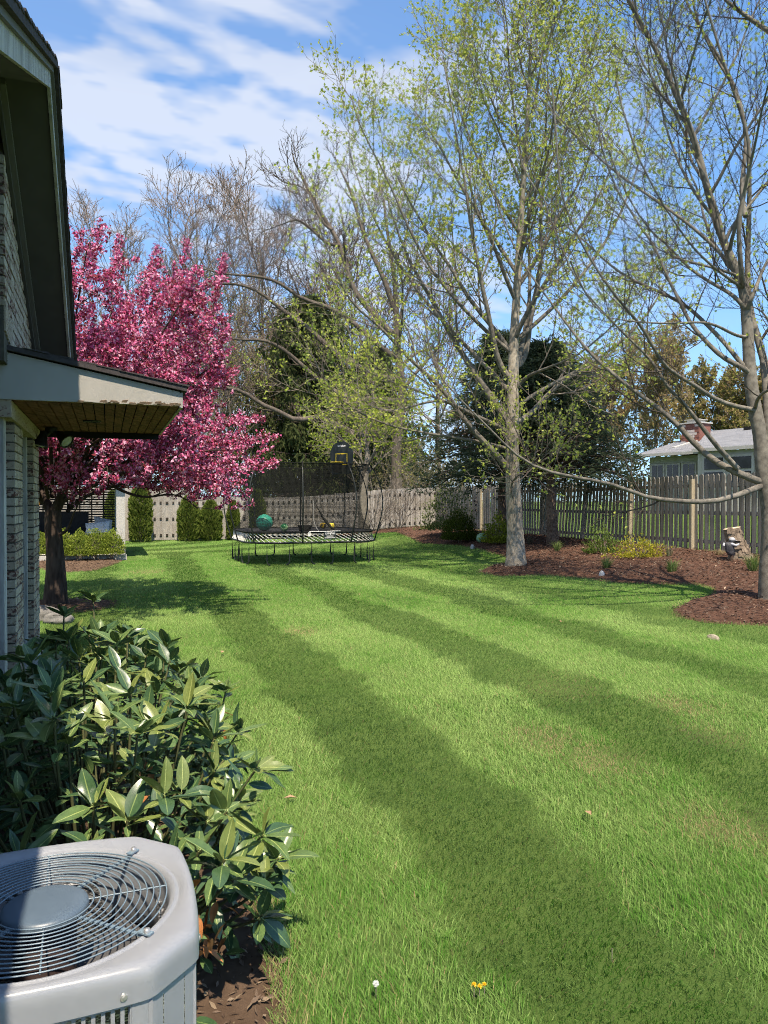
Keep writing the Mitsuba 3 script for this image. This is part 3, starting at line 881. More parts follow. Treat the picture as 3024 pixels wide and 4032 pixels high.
# ------------------------------------------------------------------ fences
def fence(name, label, p0, p1, hfun, mat, tilt=lambda t: 0, back_mat=None, new_posts=(), seed=1, pitch=.188, visible=(0, 1), sag=lambda t: 0, board_w=.14, old_post='mat_fence_side', posts=None, rail_mat=None):
    rng = np.random.default_rng(seed)
    f = thing(name, label, 'fence')
    p0, p1 = np.array([*p0, 0.]), np.array([*p1, 0.])
    L = np.linalg.norm(p1 - p0)
    d = (p1 - p0) / L
    o = np.cross(d, UP)                      # to the right of the run: the garden side is -o or o, boards on both
    nb = int(L / pitch)
    for side, off in ((1, 0.0), (-1, .5)):
        for k in range(nb):
            t = (k + off) * pitch / L
            if t < visible[0] or t > visible[1]:
                continue
            c = p0 + d * (t * L) + o * side * .030
            g = float(H(c[0], c[1])) + sag(t)
            h = hfun(t) + rng.uniform(-.012, .012)
            w = board_w / 2 * rng.uniform(.96, 1.03)
            lean = tilt(t) + rng.normal(0, .006)
            ax = d + UP * 0
            up = unit(UP + d * lean + o * rng.normal(0, .004))
            z0 = .03 + rng.uniform(0, .015)
            prof = Polygon([(-w, z0), (w, z0), (w, h - .035), (w - .032, h), (-w + .032, h), (-w, h - .035)])
            m = extrude(prof, .017, np.array([c[0], c[1], g]) - o * (.0085), ax, up, o * 1.0)
            obj('board', m, mat if side == 1 or back_mat is None else back_mat, f)
    for zr in (.24, .93, 1.60):
        n = max(2, int(L / 2.4))
        for k in range(n):
            a, b = p0 + d * L * k / n, p0 + d * L * (k + 1) / n
            ta = (k + .5) / n
            za, zb_ = float(H(a[0], a[1])) + zr + sag(k / n), float(H(b[0], b[1])) + zr + sag((k + 1) / n)
            a2, b2 = a + UP * za, b + UP * zb_
            ax = (b2 - a2) / 2
            obj('rail', obox((a2 + b2) / 2, ax * .998, o * .019, UP * .044), rail_mat or mat, f)
    n = max(2, int(L / 2.4))
    posts = posts or [k / n for k in range(n + 1)]
    for k, tk in enumerate(posts):
        c = p0 + d * L * tk
        g = float(H(c[0], c[1])) + sag(tk)
        new = k in new_posts
        s = 1 if not new else -1
        h = hfun(tk) - (.06 if not new else .10)
        cc = np.array([c[0], c[1], g]) + o * (-.0 if not new else s * -.0)
        c2 = cc + o * (.093 if new else 0)
        up = unit(UP + d * tilt(tk))
        obj('post', obox(c2 + up * (h / 2 - .1), d * .045, o * .045, up * (h / 2 + .1)), 'mat_fence_new' if new else old_post, f, label='pale newer fence post' if new else None)
    return f


scene['mat_fence_rail'] = prin((.045, .04, .034), .9, .15)
# right hand fence runs from its near end to the corner; the middle sections lean
bumpf = lambda t: math.exp(-((t - .36) / .085) ** 2)
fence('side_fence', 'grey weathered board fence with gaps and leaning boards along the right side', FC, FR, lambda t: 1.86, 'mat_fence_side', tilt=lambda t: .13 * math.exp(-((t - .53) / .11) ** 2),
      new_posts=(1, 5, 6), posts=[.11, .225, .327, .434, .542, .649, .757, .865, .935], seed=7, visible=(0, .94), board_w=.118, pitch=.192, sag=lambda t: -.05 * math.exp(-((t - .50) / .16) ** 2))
backL = np.linalg.norm(FC - FL)
fence('back_fence', 'sunlit grey board fence across the back of the garden', FL, FC, lambda t: 2.22 if t < .463 else 1.84, 'mat_fence', seed=8, visible=(.06, 1.0), pitch=.25, board_w=.155, rail_mat='mat_fence_rail', old_post='mat_fence')

# a dark metal ornament hangs on the side fence
orn_p = P(461, 507, 31.9)
o = thing('hanging_ornament', 'small dark metal ornament of dangling pieces hanging on the grey side fence', 'ornament')
tt = (orn_p[1] - FC[1]) / (FR[1] - FC[1])
fp = FC + (FR - FC) * tt
dirf = unit(np.array([*(FR - FC), 0.])); outf = np.cross(dirf, UP)
if outf[0] > 0:
    outf = -outf
fz = float(H(fp[0], fp[1]))
c0 = np.array([fp[0], fp[1], fz + 1.45]) + outf * .09
obj('hook', tube([c0 + UP * .12, c0], .008), 'mat_black', o)
for (a, b) in ((0, -.08), (-.12, -.22), (.12, -.25), (0, -.38), (-.05, -.6)):
    obj('pendant', lathe([(0, .06), (.03, .03), (.045, -.02), (0, -.06)], 8, c0 + dirf * a + UP * b), 'mat_black', o)

# ------------------------------------------------------------------ trampoline
TC = np.array([-2.33, 21.75, 0])
scene['mat_frame'] = prin((.018, .022, .020), .4, .4)
scene['mat_rod'] = prin((.72, .72, .68), .4, .4)
scene['mat_mat'] = prin(lambda p, n, uv: mix((.018, .018, .020), (.035, .035, .038), fbm(p.x * 30, p.y * 30, 0, 2)), .6, .3)
scene['mat_net'] = prin((.012, .013, .012), .9, .2)
scene['mat_white_text'] = prin((.75, .75, .75), .6, .3)
scene['mat_yellow'] = prin((.75, .52, .03), .45, .4)
scene['mat_strap'] = prin((.20, .20, .19), .8, .2)
tr = thing('trampoline', 'black trampoline with white rods, net enclosure and small basketball hoop on the lawn', 'trampoline')
PA, PR = 1.80, .92
perim0 = sbox(-PA + PR, -PA + PR, PA - PR, PA - PR).buffer(PR, 24)


def ringpts(off, z, n=120, ph=0.0):
    poly = perim0.buffer(off, 24) if off else perim0
    L = poly.exterior.length
    # walk from the middle of the front edge, counter clockwise
    s0 = poly.exterior.project(Point(0, -PA - off))
    ts = (s0 + (np.arange(n) + ph) / n * L) % L
    ts = ts[::1]
    q = np.array([poly.exterior.interpolate(t).coords[0] for t in ts])
    if np.cross(q[0], q[1]) < 0:
        q = np.vstack([q[:1], q[1:][::-1]])
    return TC + q[:, :1] * N + q[:, 1:] * A + UP * z


obj('frame', ring_tube(ringpts(0, .585, 160), .028, 8), 'mat_frame', tr, smooth=True)
obj('lower_frame', ring_tube(ringpts(-.03, .70, 120), .012, 6), 'mat_frame', tr, smooth=True)
mp = ringpts(-.03, .85, 120)
mc = TC + UP * .845
v = np.vstack([mp, mp * .5 + mc * .5 - UP * .002, mc[None] - UP * .004, mp - UP * .03])
f = []
for i in range(120):
    j = (i + 1) % 120
    f += [[i, j, 120 + j], [i, 120 + j, 120 + i], [120 + i, 120 + j, 240], [241 + i, 241 + j, j], [241 + i, j, i]]
obj('jumping_mat', (v, np.array(f)), 'mat_mat', tr, smooth=30)
obj('mat_edge', ring_tube(mp, .022, 6), 'mat_net', tr, smooth=True)
NRD = 92
lo, hi = ringpts(.01, .60, NRD), ringpts(-.04, .835, NRD)
for i in range(NRD):
    obj('rod', tube([lo[i], hi[(i - 3) % NRD]], .0075, 6, False), 'mat_rod', tr, smooth=True)
NL = 22
lt, lb = ringpts(0, .58, NL, .3), ringpts(.0, .05, NL, .3)
for i in range(NL):
    inw = unit(TC - lb[i] * [1, 1, 0])
    tang = np.cross(UP, inw) * (1 if i % 2 else -1)
    obj('leg', tube([lt[i], lb[i] + UP * .06, lb[i] + UP * .0 + tang * .02, lb[i] - UP * .035 + tang * .09], .021, 8), 'mat_frame', tr, smooth=40)
prof = [(.86, -.03), (.95, -.14), (1.08, -.23), (1.3, -.31), (1.6, -.36), (1.9, -.355), (2.15, -.31), (2.4, -.235), (2.6, -.17), (2.66, -.16)]
zz_ = np.linspace(.86, 2.66, 19)
oo_ = CubicSpline([p[0] for p in prof], [p[1] for p in prof])(zz_)
NV = 400
rows = np.array([ringpts(o_, z_, NV) for o_, z_ in zip(oo_, zz_)])            # (19, NV, 3)
vv, ff, off = [], [], 0
wv = .0042
nxt = np.roll(rows, -1, 1)
tan = unit(nxt - np.roll(rows, 1, 1))
lft, rgt = rows - tan * wv, rows + tan * wv                                    # vertical threads
nz = len(zz_)
v = np.stack([lft, rgt], 2).transpose(1, 0, 2, 3).reshape(-1, 3)             # NV, nz, 2
idx = np.arange(NV * nz * 2).reshape(NV, nz, 2)
q = np.stack([idx[:, :-1, 0], idx[:, :-1, 1], idx[:, 1:, 1], idx[:, 1:, 0]], -1).reshape(-1, 4)
net = [(v, np.vstack([q[:, [0, 1, 2]], q[:, [0, 2, 3]]]))]
for z_ in np.arange(.88, 2.65, .034):                                          # horizontal threads
    o_ = float(CubicSpline([p[0] for p in prof], [p[1] for p in prof])(z_))
    a, b = ringpts(o_, z_ - wv, 110), ringpts(o_, z_ + wv, 110)
    i = np.arange(110); j = (i + 1) % 110
    net.append((np.vstack([a, b]), np.vstack([np.stack([i, j, j + 110], 1), np.stack([i, j + 110, i + 110], 1)])))
obj('net', cat(net), 'mat_net', tr, kind='stuff', label='black safety net gathered in a waist around the trampoline')
obj('net_rim', ring_tube(ringpts(-.16, 2.66, 100), .014, 6), 'mat_net', tr, smooth=True)
NP = 10
pz = [.57, .9, 1.3, 1.75, 2.2, 2.55, 2.70]
po = [.03, .12, .22, .25, .15, -.01, -.13]
poles = [ringpts(o_, z_, NP, .32) for z_, o_ in zip(pz, po)]
for i in range(NP):
    pts = CubicSpline(np.linspace(0, 1, 7), np.array([p[i] for p in poles]))(np.linspace(0, 1, 18))
    pk = obj('enclosure_pole', tube(pts, np.linspace(.022, .015, 18), 6), 'mat_frame', tr, smooth=True)
    obj('pole_sleeve', tube(pts[-4:], .018, 6), 'mat_net', pk)
    obj('pole_joint', tube(pts[8:10] * .3 + pts[8:9] * .7, .0125, 6), 'mat_rod', pk)
# the open doorway: pale and dark zip edges of the net, and the step strip
fr = lambda n, z, out=0.0: TC + N * n - A * (PA + out) + UP * z
edge_l = [fr(-.02, 1.68, -.36), fr(-.05, 1.35, -.31), fr(-.04, 1.08, -.22), fr(.03, .88, -.04)]
obj('net_zip', tube(CubicSpline(np.linspace(0, 1, 4), edge_l)(np.linspace(0, 1, 10)), .010, 5), 'mat_strap', tr, smooth=True, label='pale zip edge of the open net door')
edge_r = [fr(-.02, 1.70, -.37), fr(.12, 1.40, -.33), fr(.30, 1.10, -.25), fr(.50, .88, -.05)]
pr = CubicSpline(np.linspace(0, 1, 4), edge_r)(np.linspace(0, 1, 12))
obj('net_flap', tube(pr, np.array([.008, .010, .013, .018, .022, .03, .036, .04, .036, .03, .022, .015]), 6), 'mat_net', tr, smooth=True, label='bunched dark net at the open door')
obj('step_strip', tube([fr(-.24, .872, .0), fr(.0, .868, .012), fr(.3, .868, .012), fr(.60, .876, .0)], .012, 6), 'mat_rod', tr, smooth=True)
obj('door_tag', obox(fr(-.24, .80, .03), N * .035, A * .004, UP * .05), 'mat_rod', tr)
plate = obj('name_plate', obox(fr(.31, .77, .03), N * .16, A * .006, UP * .095), 'mat_frame', tr)


def lettering(text, h, c, ax, ay, an, width=None):
    m = meshkit.text_mesh(text, h, .003, bold=True)
    v = np.array(m.vertices)
    w = v[:, 0].max() - v[:, 0].min()
    if width:
        v[:, 0] *= width / w
        w = width
    v[:, 0] -= w / 2
    return np.asarray(c) + v[:, :1] * ax + v[:, 1:2] * ay + v[:, 2:] * an, np.array(m.faces)


obj('lettering', lettering('springfree', .052, fr(.31, .795, .037), N, UP, -A, .26), 'mat_white_text', plate, label='white lettering reading springfree')
obj('lettering', lettering('trampoline', .026, fr(.31, .735, .037), N, UP, -A, .19), 'mat_white_text', plate, label='small white lettering reading trampoline')
obj('plate_line', obox(fr(.31, .70, .038), N * .14, A * .002, UP * .006), 'mat_white_text', plate)

# basketball hoop hung on the back right of the enclosure
bc = P(341.5, 460, 23.0)
bn = unit(np.array([-.30, -.95, 0]))
bx = unit(np.cross(UP, bn)); bx = bx if bx[0] > 0 else -bx
outl = []
for a in np.linspace(-.62, math.pi + .62, 40):
    outl.append((.365 * math.cos(a), .16 + .40 * math.sin(a) if math.sin(a) > 0 else .16 + .62 * math.sin(a)))
outl = [(x * (1 if y > -.1 else .97), y) for x, y in outl] + [(-.30, -.42), (.30, -.42)]
hp = Polygon(outl).convex_hull
bb = obj('backboard', extrude(hp, .03, bc, bx, UP, -bn), 'mat_frame', tr, label='black arched basketball backboard')
sq = sbox(-.19, -.14, .19, .20).difference(sbox(-.165, -.115, .165, .175))
obj('target_square', extrude(sq, .004, bc + bn * .002 - bx * .0 , bx, UP, bn), 'mat_yellow', bb)
obj('lettering', lettering('springfree', .052, bc + bn * .003 + UP * .40, bx, UP, bn, .25), 'mat_white_text', bb, label='white lettering reading springfree')
hc = bc + bn * .25 - UP * .08 - bx * .05
an = np.arange(36) * 2 * np.pi / 36
hk = obj('hoop', ring_tube(hc + .175 * (np.cos(an)[:, None] * N + np.sin(an)[:, None] * A), .014, 7), 'mat_yellow', tr, smooth=True)
obj('hoop_net', lathe([(.172, -.01), (.155, -.12), (.13, -.24), (.12, -.30)], 20, hc), 'mat_net', hk, smooth=True)
obj('hoop_bracket', tube([hc - bn * .17, bc - UP * .08], .02), 'mat_frame', hk)
obj('backboard_arm', cat([tube([bc - bn * .03 - bx * .2 - UP * .38, bc - bn * .05 - bx * .2 - UP * .1], .014), tube([bc - bn * .03 + bx * .3 - UP * .40, bc - bn * .03 - bx * .3 - UP * .44], .016)]), 'mat_frame', bb)

MZ = .852


def on_mat(u, Y, r):
    p = P(u, 500, Y)
    return np.array([p[0], p[1], MZ + r])


scene['mat_green_ball'] = prin((.035, .30, .21), .38, .45)
scene['mat_marble_ball'] = prin(lambda p, n, uv: mix((.01, .16, .045), (.35, .55, .30), smoothstep(.55, .68, fbm(p.x * 9, p.y * 9, p.z * 14, 3))), .4, .45)
scene['mat_yellow_ball'] = prin((.80, .66, .06), .4, .4)
scene['mat_tiger_ball'] = prin(lambda p, n, uv: mix((.80, .48, .015), (.015, .013, .012), smoothstep(.50, .53, fbm(p.x * 8 + 1.3, p.y * 8, p.z * 9 - p.x * 5, 1))), .45, .4)
scene['mat_white'] = prin((.75, .75, .73), .5, .4)
solo('exercise_ball', ball(on_mat(264.4, 20.9, .224), .224, 4), 'mat_green_ball', 'large sea green exercise ball on the left of the trampoline mat', 'ball', smooth=True)
solo('play_ball', ball(on_mat(284.2, 20.5, .105), .105, 3), 'mat_marble_ball', 'small green marbled ball on the trampoline mat', 'ball', smooth=True)
solo('play_ball', ball(on_mat(286.4, 20.85, .037) + UP * .085, .037, 3), 'mat_white', 'tiny white ball behind the green marbled ball', 'ball', smooth=True)
solo('play_ball', ball(on_mat(323, 22.5, .092), .092, 3), 'mat_tiger_ball', 'yellow and black striped ball on the trampoline mat', 'ball', smooth=True)
solo('play_ball', ball(on_mat(331.6, 22.5, .09), .09, 3), 'mat_yellow_ball', 'plain yellow ball on the right of the trampoline mat', 'ball', smooth=True)
bg = thing('bag', 'black open carry bag with two handles on the trampoline mat', 'bag')
g0 = on_mat(304.8, 20.55, 0)
obj('bag_body', lathe([(0, .0), (.13, .0), (.155, .02), (.19, .13), (.20, .165), (.185, .165), (.17, .12), (.12, .02), (0, .02)], 24, g0), 'mat_black_matte', bg, smooth=40)
for s in (-1, 1):
    obj('handle', tube([g0 + N * .18 * s + UP * .15, g0 + N * .19 * s + UP * .24 - A * .03, g0 + N * (.11 if s > 0 else .08) * s + UP * (.27 if s > 0 else .29), g0 + N * .06 * s + UP * (.30 if s < 0 else .22)], .013, 6), 'mat_black_matte', bg, smooth=True)

# ------------------------------------------------------------------ pavilion with sofa, left
scene['mat_white_post'] = prin(lambda p, n, uv: mix((.40, .39, .365), (.46, .45, .425), fbm(p.x * 6, p.y * 6, p.z * 2, 2)), .6, .3)
scene['mat_dark_wood'] = prin((.028, .022, .018), .7, .3)
scene['mat_cushion'] = prin((.35, .36, .38), .9, .2)
scene['mat_pillow'] = prin((.62, .64, .67), .9, .2)
scene['mat_dark_cloth'] = prin((.028, .028, .03), .9, .2)
scene['mat_orange_wood'] = prin((.42, .20, .06), .6, .3)
scene['mat_orange'] = prin((.75, .30, .03), .6, .3)
pv = thing('pavilion', 'dark slatted patio shelter with a white corner post behind the hedge', 'shelter')
for (n_, s_) in ((.36, 23.5), (.36, 27.3), (-4.3, 23.5), (-4.3, 27.3)):
    g = W(n_, s_, 0)
    pk = obj('post', hbox(n_ - .115, n_ + .115, s_ - .115, s_ + .115, 0, 2.62), 'mat_white_post', pv)
    obj('post_trim', cat([hbox(n_ + .117, n_ + .124, s_ - .12, s_ - .06, .1, 2.6), hbox(n_ + .117, n_ + .124, s_ + .06, s_ + .12, .1, 2.6), hbox(n_ - .15, n_ + .15, s_ - .15, s_ + .15, 2.50, 2.615)]), 'mat_white_post', pk)
obj('roof', cat([hbox(-4.8, 1.05, 22.9, 27.7, 2.625, 2.80)]), 'mat_dark_wood', pv)
obj('floor', hbox(-4.8, .50, 22.95, 27.55, .0, .13), 'mat_concrete', pv)
obj('floor_edge', hbox(-4.82, .52, 22.90, 22.948, .0, .16), 'mat_white_post', pv, label='white edging board of the patio floor')
z = .30
while z < 2.5:
    obj('slat', hbox(-4.18, .24, 27.28, 27.30, z, z + .045), 'mat_dark_wood', pv)
    z += .082
for n_ in np.arange(-4.18, .25, .37):
    obj('batten', hbox(n_ - .02, n_ + .02, 27.24, 27.279, .25, 2.6), 'mat_dark_wood', pv)
sf = thing('sofa', 'dark outdoor sofa under the slatted shelter', 'sofa')
obj('sofa_base', hbox(-2.2, .15, 25.2, 26.1, .20, .52), 'mat_dark_wood', sf)
obj('seat_cushion', hbox(-2.12, .12, 25.18, 25.95, .522, .68), 'mat_dark_cloth', sf)
obj('backrest', hbox(-2.2, -.55, 26.0, 26.2, .53, 1.30), 'mat_dark_cloth', sf)
obj('armrest', cat([hbox(-2.36, -2.2, 25.2, 26.2, .20, .9)]), 'mat_dark_wood', sf)


def pillow(c, ax, ay, an, sx, sy, th):
    g = np.linspace(-1, 1, 9)
    x, y = np.meshgrid(g, g)
    b = (1 - np.abs(x) ** 2.6) * (1 - np.abs(y) ** 2.6)
    k = 1 - .10 * (1 - np.abs(x)) * 0 - .08 * (1 - (np.abs(x) * np.abs(y)))
    v = []
    for s in (1, -1):
        v.append(c + (x * k * sx)[..., None] * ax + (y * k * sy)[..., None] * ay + (s * th * np.sqrt(np.clip(b, 0, 1)))[..., None] * an)
    v = np.concatenate([q.reshape(-1, 3) for q in v])
    i, j = np.meshgrid(np.arange(8), np.arange(8), indexing='ij')
    q = np.stack([i * 9 + j, i * 9 + j + 1, (i + 1) * 9 + j + 1, (i + 1) * 9 + j], -1).reshape(-1, 4)
    return v, np.vstack([q[:, [0, 1, 2]], q[:, [0, 2, 3]], (q + 81)[:, [0, 2, 1]], (q + 81)[:, [0, 3, 2]]])


solo('pillow', pillow(W(-.28, 25.3, .84), unit(N + UP * .1), unit(UP * .75 + A * .6), unit(np.cross(N, UP * .75 + A * .6)), .36, .22, .09), 'mat_pillow', 'white pillow in front on the dark sofa', 'pillow', smooth=True)
solo('pillow', pillow(W(-.12, 25.62, .93), unit(N - UP * .25), unit(UP * .8 + A * .5), unit(np.cross(N, UP * .8 + A * .5)), .28, .24, .09), 'mat_cushion', 'grey pillow behind the white pillow on the sofa', 'pillow', smooth=True)
bt = thing('patio_table', 'low orange wooden patio table with a pale striped cloth', 'table')
obj('tabletop', hbox(-3.6, -2.7, 23.3, 24.0, .60, .72), 'mat_orange_wood', bt)
for k in range(8):
    obj('cloth_stripe', hbox(-3.58 + .11 * k, -3.50 + .11 * k, 23.32, 23.98, .722, .80 + .01 * (k % 2)), 'mat_pillow', bt)
for (a, b) in ((-3.55, 23.35), (-2.75, 23.35), (-3.55, 23.95), (-2.75, 23.95)):
    obj('leg', hbox(a - .03, a + .03, b - .03, b + .03, .13, .6), 'mat_orange_wood', bt)
oc = W(-1.93, 24.4, 1.62)
ow = thing('hanging_flower_ornament', 'small orange round ornament hanging before the dark slats', 'ornament')
obj('cord', tube([oc + UP * .08, W(-1.93, 24.4, 2.62)], .006, 5), 'mat_black', ow)
obj('petals', cat([ball(oc + .07 * (math.cos(a) * N + math.sin(a) * UP), .05, 1) for a in np.arange(6) * 1.047] + [ball(oc, .05, 2)]), 'mat_orange', ow, smooth=True)

# ------------------------------------------------------------------ neighbour's house behind the side fence
scene['mat_siding'] = prin((.46, .45, .41), .7, .3)
scene['mat_siding_green'] = prin((.36, .37, .31), .7, .3)
scene['mat_grey_roof'] = prin(lambda p, n, uv: mix((.115, .12, .13), (.185, .19, .205), dr.clip(fbm(p.x * 3, p.y * 3, p.z * 26, 3) * 1.4 - .2, 0, 1)), .95, .2)
scene['mat_red_brick'] = prin((.22, .10, .08), .9, .2)
scene['mat_whitish_brick'] = prin((.52, .46, .43), .9, .2)
nh = thing('neighbour_house', 'low pale house with grey roof and white framed windows beyond the right fence', 'house')
# two blocks facing us; axes: along its front to the right (and nearer), and away
YH = 34.0
e0, e1 = P(636, 456, YH), P(709, 451.6, 31.0)
hx = unit((e1 - e0) * [1, 1, 0]); hy = np.cross(UP, hx)
g0 = 1.20
ez = 3.62


def HP(a, b, z):
    return e0 * [1, 1, 0] + hx * a + hy * b + UP * z


La = np.linalg.norm((e1 - e0)[:2])


def nbox(a0, a1, b0, b1, z0, z1):
    return obox(HP((a0 + a1) / 2, (b0 + b1) / 2, (z0 + z1) / 2), hx * (a1 - a0) / 2, hy * (b1 - b0) / 2, UP * (z1 - z0) / 2)


R0 = La - .1
CA = R0 - 2.55
obj('wall', nbox(.3, R0, .55, 6.5, g0 - .6, ez - .02), 'mat_siding_green', nh)
obj('wall', nbox(R0 + .01, R0 + 9, -.6, 6.5, g0 - .6, ez + .0), 'mat_siding', nh)
rk = obj('roof', hexa([HP(-.1, 0, ez), HP(R0 + .1, 0, ez), HP(R0 + .1, 3.4, ez + 1.02), HP(.9, 3.4, ez + 1.02)], [HP(-.1, 0, ez + .09), HP(R0 + .1, 0, ez + .09), HP(R0 + .1, 3.4, ez + 1.11), HP(.9, 3.4, ez + 1.11)]), 'mat_grey_roof', nh)
rk2 = obj('roof', hexa([HP(R0 - .1, -.75, ez + .02), HP(R0 + 9.5, -.75, ez + .02), HP(R0 + 9.5, 3.3, ez + 1.12), HP(R0 - 2.2, 3.3, ez + 1.12)], [HP(R0 - .1, -.75, ez + .11), HP(R0 + 9.5, -.75, ez + .11), HP(R0 + 9.5, 3.3, ez + 1.21), HP(R0 - 2.2, 3.3, ez + 1.21)]), 'mat_grey_roof', nh)
obj('gutter', cat([nbox(-.12, R0 + .12, -.10, -.002, ez - .02, ez + .10)]), 'mat_white_post', nh)
obj('gutter', nbox(R0 - .1, R0 + 9.5, -.85, -.752, ez + .0, ez + .13), 'mat_white_post', nh)
for k in range(3):
    a = R0 - .1 + 1.6 * k
    obj('roof_vent', nbox(a, a + .3, 2.7, 2.95, ez + .98, ez + 1.2), 'mat_black_matte', rk2)
nwn = 4
pitchw = (R0 - .35) / nwn
for k in range(nwn):
    a = .38 + k * pitchw
    wk = obj('window', nbox(a, a + pitchw - .06, .49, .548, 2.35, 3.28), 'mat_white_post', nh)
    for q in range(2):
        w_ = (pitchw - .30) / 2
        obj('pane', nbox(a + .10 + q * (w_ + .05), a + .10 + q * (w_ + .05) + w_, .470, .489, 2.42, 3.22), 'mat_window', wk)
for k in range(4):
    a = R0 + .25 + k * 1.15
    wk = obj('window', nbox(a, a + 1.0, -.66, -.602, 2.1, 3.45), 'mat_white_post', nh)
    obj('pane', nbox(a + .10, a + .90, -.68, -.661, 2.9, 3.36), 'mat_window', wk)
    obj('pane', nbox(a + .10, a + .90, -.68, -.661, 2.2, 2.8), 'mat_window', wk)
ck = obj('chimney', nbox(CA, CA + .9, 1.9, 2.7, ez, ez + 1.45), 'mat_red_brick', nh)
rng = np.random.default_rng(3)
for r in range(9):
    for q in range(4):
        a = CA + q * .225 + (.11 if r % 2 else 0)
        if a + .21 < CA + .91:
            obj('brick', nbox(a, a + .215, 1.885, 1.90, ez + .35 + r * .12, ez + .35 + r * .12 + .105), 'mat_whitish_brick' if rng.random() < .35 else 'mat_red_brick', ck)
obj('chimney_cap', cat([nbox(CA - .07, CA + .97, 1.83, 2.77, ez + 1.452, ez + 1.51), nbox(CA + .2, CA + .7, 2.0, 2.6, ez + 1.511, ez + 1.62), nbox(CA + .1, CA + .8, 1.95, 2.65, ez + 1.621, ez + 1.65)]), 'mat_white_post', ck)
obj('flashing', hexa([HP(R0 - 2.3, .9, ez + .36), HP(R0 - 2.15, .9, ez + .36), HP(R0 - 1.35, 2.7, ez + .90), HP(R0 - 1.5, 2.7, ez + .90)], [HP(R0 - 2.3, .9, ez + .40), HP(R0 - 2.15, .9, ez + .40), HP(R0 - 1.35, 2.7, ez + .95), HP(R0 - 1.5, 2.7, ez + .95)]), 'mat_white_post', rk)

# ------------------------------------------------------------------ small things in the beds and on the lawn
scene['mat_stump'] = bump(prin(bark_fn((.08, .06, .045), (.30, .24, .18), 16, 12), .9, .15), bark_h(22, 14), .03)
scene['mat_cut_wood'] = prin((.50, .40, .27), .85, .2)
scene['mat_stone'] = prin(lambda p, n, uv: mix((.09, .088, .08), (.24, .235, .22), fbm(p.x * 14, p.y * 14, p.z * 14, 4)), .9, .2)
scene['mat_pale_stone'] = prin(lambda p, n, uv: mix((.38, .36, .31), (.62, .60, .54), fbm(p.x * 20, p.y * 20, p.z * 20, 4)), .85, .2)
scene['mat_tan_stone'] = prin(lambda p, n, uv: mix((.20, .17, .12), (.34, .30, .23), fbm(p.x * 20, p.y * 20, p.z * 20, 4)), .9, .15)
scene['mat_glass_dome'] = prin((.36, .37, .38), .35, .5)
scene['mat_pale_green'] = prin(lambda p, n, uv: mix((.10, .26, .13), (.28, .45, .28), fbm(p.x * 12, p.y * 12, p.z * 12, 3)), .35, .5)
SP = G(741.5, 561.5)
st_ = thing('tree_stump', 'leaning cut tree stump with flaking bark by the right fence', 'stump')
hh = .70
a_ = np.arange(30) * 2 * np.pi / 30
v = []
levels = np.r_[np.linspace(0, 1, 12)]
for t in levels:
    r = .245 - .075 * t ** .5 + .05 * (1 - t) ** 4
    wob = 1 + .10 * (meshkit.fbm(np.c_[np.cos(a_) * 2.2, np.sin(a_) * 2.2, 0 * a_ + t * 3], 3, 5) - .5) * 2 + .05 * np.cos(5 * a_) * (1 - t)
    c = SP + UP * (hh * t) - np.array([.22, .0, 0]) * (t - .05)
    v.append(c + (np.cos(a_) * r * wob)[:, None] * [1, 0, 0] + (np.sin(a_) * r * wob * .8)[:, None] * [0, 1, 0] + (.03 * np.cos(a_) * t)[:, None] * UP)
v = np.vstack(v)
i, j = np.meshgrid(np.arange(11), np.arange(30), indexing='ij')
q = np.stack([i * 30 + j, i * 30 + (j + 1) % 30, (i + 1) * 30 + (j + 1) % 30, (i + 1) * 30 + j], -1).reshape(-1, 4)
obj('trunk', (v, q), 'mat_stump', st_, smooth=True)
top = v[-30:] - UP * .001
obj('cut_face', (np.vstack([top, top.mean(0)[None] + UP * .002]), np.array([[k, (k + 1) % 30, 30] for k in range(30)])), 'mat_cut_wood', st_)
pl_ = []
rng = np.random.default_rng(9)
for k in range(46):                       # flakes of bark
    t, a = rng.uniform(.05, .95), rng.uniform(math.pi, 2 * math.pi)
    r = .245 - .075 * t ** .5 + .05 * (1 - t) ** 4
    c = SP + UP * (hh * t) - np.array([.22, 0, 0]) * (t - .05) + np.array([math.cos(a) * r * 1.02, math.sin(a) * r * .82, 0])
    o_ = unit(np.array([math.cos(a), math.sin(a), .3]))
    e_ = unit(np.cross(UP, o_))
    pl_.append(obox(c, e_ * rng.uniform(.02, .06), unit(np.cross(o_, e_) + o_ * rng.uniform(-.2, .2)) * rng.uniform(.03, .08), o_ * .009))
obj('bark_flakes', cat(pl_), 'mat_stump', st_, kind='stuff')
# dark figurine clinging to the stump
FB = G(730.5, 563.5) + np.array([0.0, .0, 0])
scene['mat_figure'] = prin(lambda p, n, uv: mix((.03, .03, .034), (.10, .10, .11), fbm(p.x * 20, p.y * 20, p.z * 20, 2)), .6, .3)
scene['mat_figure_pale'] = prin((.40, .41, .44), .5, .4)
scene['mat_figure_post'] = prin((.08, .055, .04), .8, .2)
fg = thing('garden_figurine', 'small dark garden figurine with pale cap and arms clinging to the tree stump', 'figurine')
import manifold3d as m3


def chain_body(bones, edge=.02):
    parts = []
    for (p, r0), (q_, r1) in bones:
        sp = []
        for c, r in ((p, r0), (q_, r1)):
            sp.append(m3.Manifold.sphere(r, 20).translate(list(map(float, c))))
        parts.append(m3.Manifold.batch_hull(sp))
    b = m3.Manifold.batch_boolean(parts, m3.OpType.Add).refine_to_length(edge)
    mm = b.to_mesh()
    t = trimesh.Trimesh(mm.vert_properties[:, :3], mm.tri_verts)
    trimesh.smoothing.filter_taubin(t, iterations=8)
    return np.array(t.vertices), np.array(t.faces)


